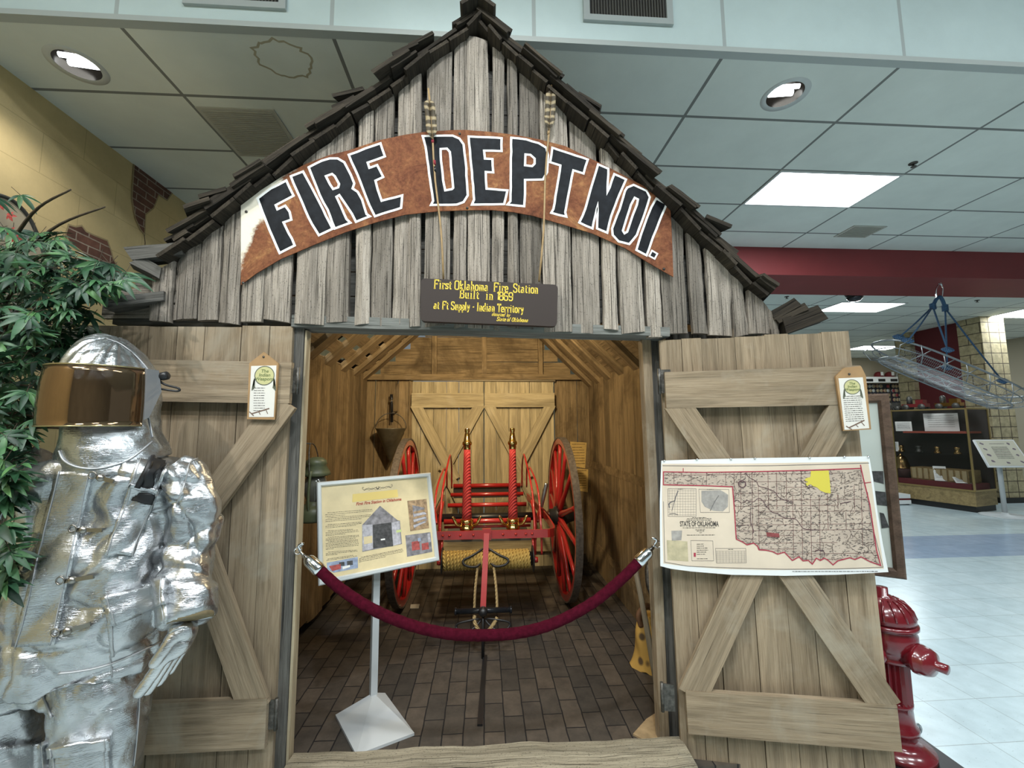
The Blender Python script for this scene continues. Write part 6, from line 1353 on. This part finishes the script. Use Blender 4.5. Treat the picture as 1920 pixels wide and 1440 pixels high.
mb.build('ribs', BK, t)
mb = MB(); K1, K2 = 70, 16                            # wire netting: crossing strands
for i in range(K1):
    s = .05+.9*i/(K1-1); mb.tube([bp(s,-W2*.93,.09), bp(s+.012,-W2*.68,.195), bp(s,0,.22), bp(s+.012,W2*.68,.195), bp(s,W2*.93,.09)], .0016, 4, cap=False)
for j in range(K2):
    q_ = j/(K2-1)*2-1; w_ = W2*.93*q_; h = .09+.13*(1-abs(q_)**2.2); mb.tube([bp(.05,w_,h), bp(.5,w_,h), bp(.95,w_,h)], .0016, 4, cap=False)
mb.build('netting', BK, t)
HK = P(1762,560); bl = atY(1762,540,YBk); mb = MB()
mb.tube(smoothpts([P(1757,562), P(1755,548), P(1756,540), P(1762,532), P(1767,538), P(1767,550), P(1765,562)], 5), .009, 8); mb.tube(smoothpts([P(1760,533), P(1763,528), P(1766,534)],4), .008, 8); mb.build('carabiner', M['chrome'], t)
MB().tube([P(1762,532), P(1762,524)], .006, 6).build('eye_bolt', M['chrome'], t)
k1, k2 = P(1749,575), P(1772,578); 
for pts in ([P(1763,556), P(1755,562), k1], [P(1763,556), P(1768,565), k2]): MB().tube(smoothpts(pts,5), .022, 8).build('rope_knot', BLU, t)
for k in (k1, k2):
    mb = MB()
    for z in range(4): mb.tube([k+Vector((.032*math.cos(a*math.pi/5), .02*math.sin(a*math.pi/5), -.03+.022*z+.006*math.sin(a))) for a in range(10)], .013, 6, closed=True)
    mb.build('rope_knot', BLU, t)
RPS = ((k1, bp(.10,W2*.95,0)), (k1, bp(.13,-W2*.95,0)), (k1, bp(.52,-W2*.97,0)), (k2, bp(.50,W2*.97,0)), (k2, bp(.97,-W2*.6,0)))
RPS = ((k1, P(1685,633)), (k1, P(1702,640,-.25)), (k1, P(1777,657,-.25)), (k2, P(1776,690,.2)), (k2, P(1880,715)))
for a, b in RPS:
    MB().tube([a, (a+b)/2+Vector((0,0,-.01)), b], .0105, 6).build('hanging_rope', BLU, t); mb = MB()
    for z in range(3): mb.tube([b+Vector((.04*math.cos(q*math.pi/4)+.025*(z-1), .035*math.sin(q*math.pi/4), .03*math.sin(q*math.pi/4)+.008*z)) for q in range(8)], .012, 6, closed=True)
    mb.build('rope_knot', BLU, t)
# glass display case
GOLD = plain('anodised_gold', (.42,.31,.13), .3, .7); OAK = wood('tan_laminate', (.36,.27,.13), (.31,.225,.105), (.22,.15,.06), .2, .05, rough=.5, bmp=.1)
m, nt, b, N, L = nm('case_glass'); b.inputs['Base Color'].default_value = (.02,.03,.025,1); b.inputs['Roughness'].default_value = .02; b.inputs['Alpha'].default_value = .10; b.inputs['Specular IOR Level'].default_value = .8; GLS = m
A = atZ(1833,962,0); A.z = 0; B = A+Vector((.60,.10,0)); sx_ = (B-A).normalized(); sy_ = Vector((-sx_.y,sx_.x,0)); LC = 3.3; ZT = atY(1818,766,A.y).z; ZB = .36; WCs = .62
yaw_c = math.atan2(sx_.y, sx_.x)
sy_ = Vector((-.27,1,0)).normalized(); sx_ = Vector((sy_.y,-sy_.x,0))
case = thing('display_case', 'long glass display case with gold edges and tan base in front of the block pillars', 'display case', A)
def cs(u, v, z): return A+sx_*u+sy_*v+Vector((0,0,z))
def cbox(mb, u0, u1, v0, v1, z0, z1): mb.box(cs((u0+u1)/2,(v0+v1)/2,(z0+z1)/2), (u1-u0, v1-v0, z1-z0), U=sx_, V=sy_); return mb
cbox(MB(), .02,WCs-.02,.02,LC-.02,0,.10).build('kick_plate', base_m, case); cbox(MB(), 0,WCs,0,LC,.10,ZB).build('base_cabinet', OAK, case)
mb = MB()
for u in (0,WCs):
    for v in (0,1.1,2.2,LC): cbox(mb, u-.012,u+.012,v-.012,v+.012,ZB,ZT)
    for z in (ZB,ZT): cbox(mb, u-.012,u+.012,0,LC,z-.012,z+.012)
for v in (0,LC):
    for z in (ZB,ZT): cbox(mb, 0,WCs,v-.012,v+.012,z-.012,z+.012)
mb.build('gold_edging', GOLD, case)
cbox(MB(), -.003,.003,.01,LC-.01,ZB,ZT).build('glass_pane', GLS, case); cbox(MB(), .01,WCs-.01,-.003,.003,ZB,ZT).build('glass_pane', GLS, case)
cbox(MB(), 0,WCs,0,LC,ZT-.004,ZT+.004).build('top_panel', GLS, case); cbox(MB(), WCs-.03,WCs-.01,0,LC,ZB,ZT).build('back_panel', plain('dark_case_lining', (.035,.028,.026), .6), case)
for z in (.95,1.32): cbox(MB(), .12,WCs-.04,.05,LC-.05,z-.006,z+.006).build('glass_shelf', GLS, case)
cbox(MB(), .03,WCs-.05,.05,1.9,ZB,ZB+.10).build('display_plinth', plain('red_velvet_plinth', (.13,.012,.015), .8), case); cbox(MB(), .12,WCs-.05,.08,1.0,1.326,1.36).build('shelf_riser', plain('orange_red_cloth', (.30,.06,.035), .8), case)
def onshelf(name, lb, cat, build, u, v, z, grp=None): t = thing(name, lb, cat, cs(u,v,z), grp); build(t); return t
def card(lb, u, v, z, w_, h, lean, mat=None, lines=True, grp='cards in the display case'):
    """card leaning back, facing out through the long glass side"""
    nrm = (-sx_*math.cos(R(lean))-sy_*.55+Vector((0,0,math.sin(R(lean))))).normalized(); uu = Vector((nrm.y,-nrm.x,0)).normalized()*-1; pl = Plane(cs(u,v,z), uu, nrm); pl = Plane(pl.at(0,h/2*1.0), uu, nrm) if True else pl
    o = flat('card', [rect(-w_/2,-h/2,w_/2,h/2)], pl, mat or M['paper'], None, .004, 0); tag(o, lb, 'card', grp)
    if lines: textlines('print', [(-w_*.38,h*(.35-.12*k),w_*.38,h*(.35-.12*k)) for k in range(6)], pl, .006, .006, o, 3)
card('white card on the upper shelf of the glass case', .25,1.05,1.36,.24,.20,25)
card('pale certificate with two dark seals on the upper shelf of the glass case', .42,.55,1.36,.46,.34,12)
card('white card beside the brass bell in the glass case', .2,1.75,.96,.18,.17,15); card('torn white card between the two brass bells in the glass case', .2,1.25,.96,.2,.19,15)
card('blue-white note leaning on the slatted wooden box in the glass case', .10,.48,.47,.17,.28,30); card('white note lying at the case corner beside the wooden box', .10,.18,.465,.2,.14,60)
BR2 = plain('old_brass', (.50,.30,.12), .18, 1)
def bell(tt, c, ax, s): MB().lathe([(.16*s,0),(.155*s,.012*s),(.125*s,.06*s),(.10*s,.14*s),(.085*s,.2*s),(.05*s,.235*s),(.02*s,.245*s),(.02*s,.27*s),(0,.28*s)], c, ax, 28).build('bell_cup', BR2, tt)
tt = thing('brass_bell', 'large old brass bell lying open towards the left in the glass case', 'bell', cs(.25,1.65,ZB+.1)); bell(tt, cs(.14,1.65,.72), sx_*.9+sy_*.2+Vector((0,0,.35)), 1.15); MB().lathe([(0,0),(.09,.01),(.10,.05),(.07,.10),(.03,.13),(0,.15)], cs(.2,1.72,ZB+.0), n=20).build('mount', BR2, tt)
tt = thing('brass_bell', 'smaller brass bell with dark fringe right of the large bell in the glass case', 'bell', cs(.25,1.15,ZB+.1)); bell(tt, cs(.25,1.15,.64), Vector((0,0,1)), 1.0); MB().lathe([(.11,.45-ZB+.0),(.15,.5-ZB),(.17,.58-ZB),(.15,.64-ZB)], cs(.25,1.15,ZB), n=24).build('fringe', plain('dark_fringe', (.05,.018,.014), .8), tt)
tt = thing('slatted_box', 'tan wooden box with slatted lid on the red plinth in the glass case', 'box', cs(.3,.45,ZB+.1)); bxm = wood('box_wood', (.34,.23,.10), (.27,.175,.07), (.15,.09,.03), .25, .1)
mb = MB(); cbox(mb, .14,.50,.12,.95,ZB+.1,ZB+.32); mb.build('box_body', bxm, tt); mb = MB()
for k in range(9): cbox(mb, .125,.14,.14+.09*k,.20+.09*k,ZB+.12,ZB+.31)
mb.build('slats', plain('pale_slats', (.42,.32,.17), .6), tt)
for k in range(4):
    tt = thing('brass_fitting', ('curved brass fitting','brass coupling ring','dark brass valve','small brass nozzle')[k]+' on the middle shelf of the glass case', 'fitting', cs(.28,.3+.28*k,.956), 'fittings in the case'); c = cs(.28,.3+.28*k,.956); MB().lathe([(.0,0),(.05,0),(.055,.02),(.035,.04),(.03,.09),(.042,.10),(.04,.12),(0,.125)], c, n=16).build('body', BR2 if k != 2 else M['iron'], tt)
# models on top of the case
TRD = plain('toy_red', (.14,.014,.016), .35)
def engine(c, lb, s, mat, grp='model engines on the case'):
    t = thing('model_engine', lb, 'model', c, grp); c = Vector(c); U_ = sy_*-1
    MB().box(c+Vector((0,0,.10*s)), (.42*s,.15*s,.07*s), U=U_, V=sx_).build('chassis', mat, t); MB().box(c+U_*.10*s+Vector((0,0,.17*s)), (.13*s,.14*s,.10*s), U=U_, V=sx_).build('cab', mat, t); MB().lathe([(.0,0),(.05*s,0),(.05*s,.15*s),(.025*s,.18*s),(0,.19*s)], c-U_*.10*s+Vector((0,0,.12*s)), n=14).build('boiler', M['iron'], t)
    for a in (-1,1):
        for b_ in (-1,1): MB().lathe([(0,-.012*s),(.065*s,-.012*s),(.065*s,.012*s),(0,.012*s)], c+U_*.14*s*a+sx_*.08*s*b_+Vector((0,0,.065*s)), sx_, 16).build('wheel', M['iron'], t)
engine(cs(.3,1.95,ZT+.006), 'red model fire engine at the left on top of the glass case', 1.0, TRD)
engine(cs(.32,1.25,ZT+.006), 'dark model steam pumper second along the case top', .75, M['iron']); engine(cs(.3,.85,ZT+.006), 'dark red model steam pumper right of the dark one on the case top', .9, TRD); engine(cs(.3,.35,ZT+.006), 'brass-brown model steam pumper at the near right end of the case top', .85, BR2)
# pedestal sign at the right edge
sp_ = atZ(1885,968,0); sp_.z = 0; t = thing('information_stand', 'white pedestal stand with a slanted panel of small drawings at the right edge', 'sign stand', sp_)
q4 = [atY(1824,825,6.55), atY(1899,825,6.75), atY(1935,876,6.3), atY(1853,876,6.1)]
u_ = ((q4[1]-q4[0])+(q4[2]-q4[3])).normalized(); v_ = ((q4[0]-q4[3])+(q4[1]-q4[2])); n_ = u_.cross(v_).normalized(); cc = sum(q4, Vector())/4; n_ = n_ if n_.y < 0 or n_.z > 0 else -n_; P6 = Plane(cc, u_, n_)
uv4 = [P6.uv(*p) for p in ((1824,825),(1899,825),(1935,876),(1853,876))]
flat('panel', [uv4], P6, M['white'], t, .02, -.01); cq = [sum(p[0] for p in uv4)/4, sum(p[1] for p in uv4)/4]; inn = [(cq[0]+(p[0]-cq[0])*.93, cq[1]+(p[1]-cq[1])*.92) for p in uv4]; pn = flat('print', [inn], P6, plain('cream_print', (.62,.60,.48), .6), t, .002, .0102)
def lerp4(u, v): a = [inn[0][k]+(inn[1][k]-inn[0][k])*u for k in (0,1)]; b_ = [inn[3][k]+(inn[2][k]-inn[3][k])*u for k in (0,1)]; return (a[0]+(b_[0]-a[0])*v, a[1]+(b_[1]-a[1])*v)
dm = plain('drawing_mauve', (.16,.12,.16), .7); qq = random.Random(2)
for u, v in ((.1,.13),(.12,.36),(.13,.6),(.14,.84),(.5,.9),(.86,.86),(.86,.6),(.87,.36),(.8,.13)):
    o = lerp4(u, v); flat('drawing', [[(o[0]+math.cos(k*.7)*.045*qq.uniform(.6,1.1), o[1]+math.sin(k*.7)*.028*qq.uniform(.5,1.1)) for k in range(9)]], P6, dm, pn, .001, .0122)
textlines('print_lines', [(*lerp4(.3,.14+.0*k), *lerp4(.7,.14)) for k in range(1)]+[(*lerp4(.3,.28+.055*k), *lerp4(.72,.28+.055*k)) for k in range(9)], P6, .0126, .011, pn, 3)
MB().tube([(sp_.x,sp_.y,.02),(sp_.x,sp_.y,cc.z-.0)], .032, 12).build('post', PST, t); MB().lathe([(0,0),(.30,0),(.30,.012),(.28,.02),(.05,.035),(.034,.06),(0,.06)], sp_, n=36).build('base', PST, t); MB().box((sp_.x,sp_.y,cc.z-.02), (.2,.16,.03), U=u_, V=v_).build('mounting_plate', PST, t)
# helmets on a shelf and badge boards on the far wall
YW = 12.48
s0, s1 = atY(1622,692,YW-.25), atY(1704,692,YW-.25); t = thing('wall_shelf', 'pale bracket shelf with cut-out front on the far wall holding helmets', 'shelf', s0)
zsh = atY(1660,708,YW-.25).z; x0, x1 = atY(1600,700,YW).x, atY(1708,700,YW).x; MB().box(((x0+x1)/2,YW-.15,zsh), (x1-x0,.36,.03)).build('shelf_board', M['paper'], t); MB().box(((x0+x1)/2,YW-.32,zsh-.09), (x1-x0,.02,.15)).build('front_board', M['paper'], t); mb = MB()
for k in range(5): mb.box((x0+.2+.4*k,YW-.335,zsh-.09), (.22,.01,.08))
mb.build('cut_outs', M['black'], t)
for px, cm, lb in ((1647,TRD,'dark red fire helmet at the left end of the far wall shelf'),(1667,TRD,'dark red fire helmet in the middle of the far wall shelf'),(1688,plain('helmet_white', (.55,.56,.52), .4),'white fire helmet at the right end of the far wall shelf')):
    c = atY(px,700,YW-.17); c.z = zsh+.016; t = thing('fire_helmet', lb, 'helmet', c, 'helmets on the far shelf'); MB().lathe([(.145,0),(.145,.012),(.12,.03),(.115,.09),(.085,.15),(.035,.175),(0,.18)], c, n=24).build('shell', cm, t); MB().box(c+Vector((0,-.12,.10)), (.08,.012,.11)).build('front_shield', M['paper'], t)
BDK = plain('badge_board_navy', (.018,.02,.03), .7); PATCH = [plain('patch_pale', (.45,.45,.42), .7), plain('patch_red', (.28,.05,.05), .7), plain('patch_tan', (.36,.28,.17), .7)]
def badgeboard(lb, X0, X1, Z0, Z1, Y, nx, nz, seed):
    t = thing('badge_board', lb, 'badge board', ((X0+X1)/2,Y,Z0), 'badge boards on the far wall'); MB().box(((X0+X1)/2,Y,(Z0+Z1)/2), (X1-X0,.03,Z1-Z0)).build('board', BDK, t); qq = random.Random(seed)
    for k in range(3):
        mb = MB()
        for i in range(nx):
            for j in range(nz):
                if qq.random() < .42: mb.lathe([(.0,0),(.055,0),(.055,.008),(0,.01)], (X0+(i+.5)/nx*(X1-X0)+.01*k, Y-.016-.001*k, Z0+(j+.5)/nz*(Z1-Z0)), (0,-1,0), 8)
        o = mb.build('badges', PATCH[k], t); o['kind'] = 'stuff'
z1 = atY(1640,720,YW).z; z0 = .9
badgeboard('navy board of round badges on the far wall below the helmets', atY(1600,750,YW).x, atY(1668,750,YW).x, z0, z1, YW-.02, 10, 13, 1)
badgeboard('navy board of pale badges on the far wall right of a dark gap', atY(1671,750,YW).x, atY(1712,750,YW).x, z0, z1, YW-.02, 7, 13, 2)
badgeboard('narrow badge board beyond the block pillar at the right edge', 12.6, 13.1, .7, 2.0, 10.2, 4, 10, 3)
# red and white reflection in the case glass built as a solid car, and the chrome step
c = cs(.30,2.45,.957); t = thing('model_engine', 'red and white car shape standing in for a reflection in the far end of the glass case', 'model', c)
MB().box(c+Vector((0,0,.07)), (.16,.55,.10), U=sx_, V=sy_).build('body', TRD, t); MB().box(c+Vector((0,0,.13))-sy_*.1, (.15,.26,.03), U=sx_, V=sy_).build('hood', M['white'], t)
for a in (-1,1):
    for b_ in (-1,1): MB().lathe([(0,-.012),(.045,-.012),(.045,.012),(0,.012)], c+sy_*.18*a+sx_*.085*b_+Vector((0,0,.045)), sx_, 14).build('wheel', M['black'], t)
p = atY(1692,934,7.6); t = thing('step_stool', 'small red and white striped step on dark legs by the foot of the glass case', 'step', (p.x-.05,7.6,0))
MB().box((p.x-.1,7.6,p.z+.05), (.32,.2,.07)).build('upper_tread', M['white'], t); MB().box((p.x-.1,7.6,p.z-.0), (.31,.19,.04)).build('red_band', TRD, t); MB().box((p.x-.1,7.6,p.z-.055), (.33,.2,.07)).build('lower_tread', M['white'], t)
for a in (-1,1): MB().box((p.x-.1+.13*a,7.6,max(.01,(p.z-.09)/2)), (.03,.16,max(.02,p.z-.09))).build('leg', M['black'], t)
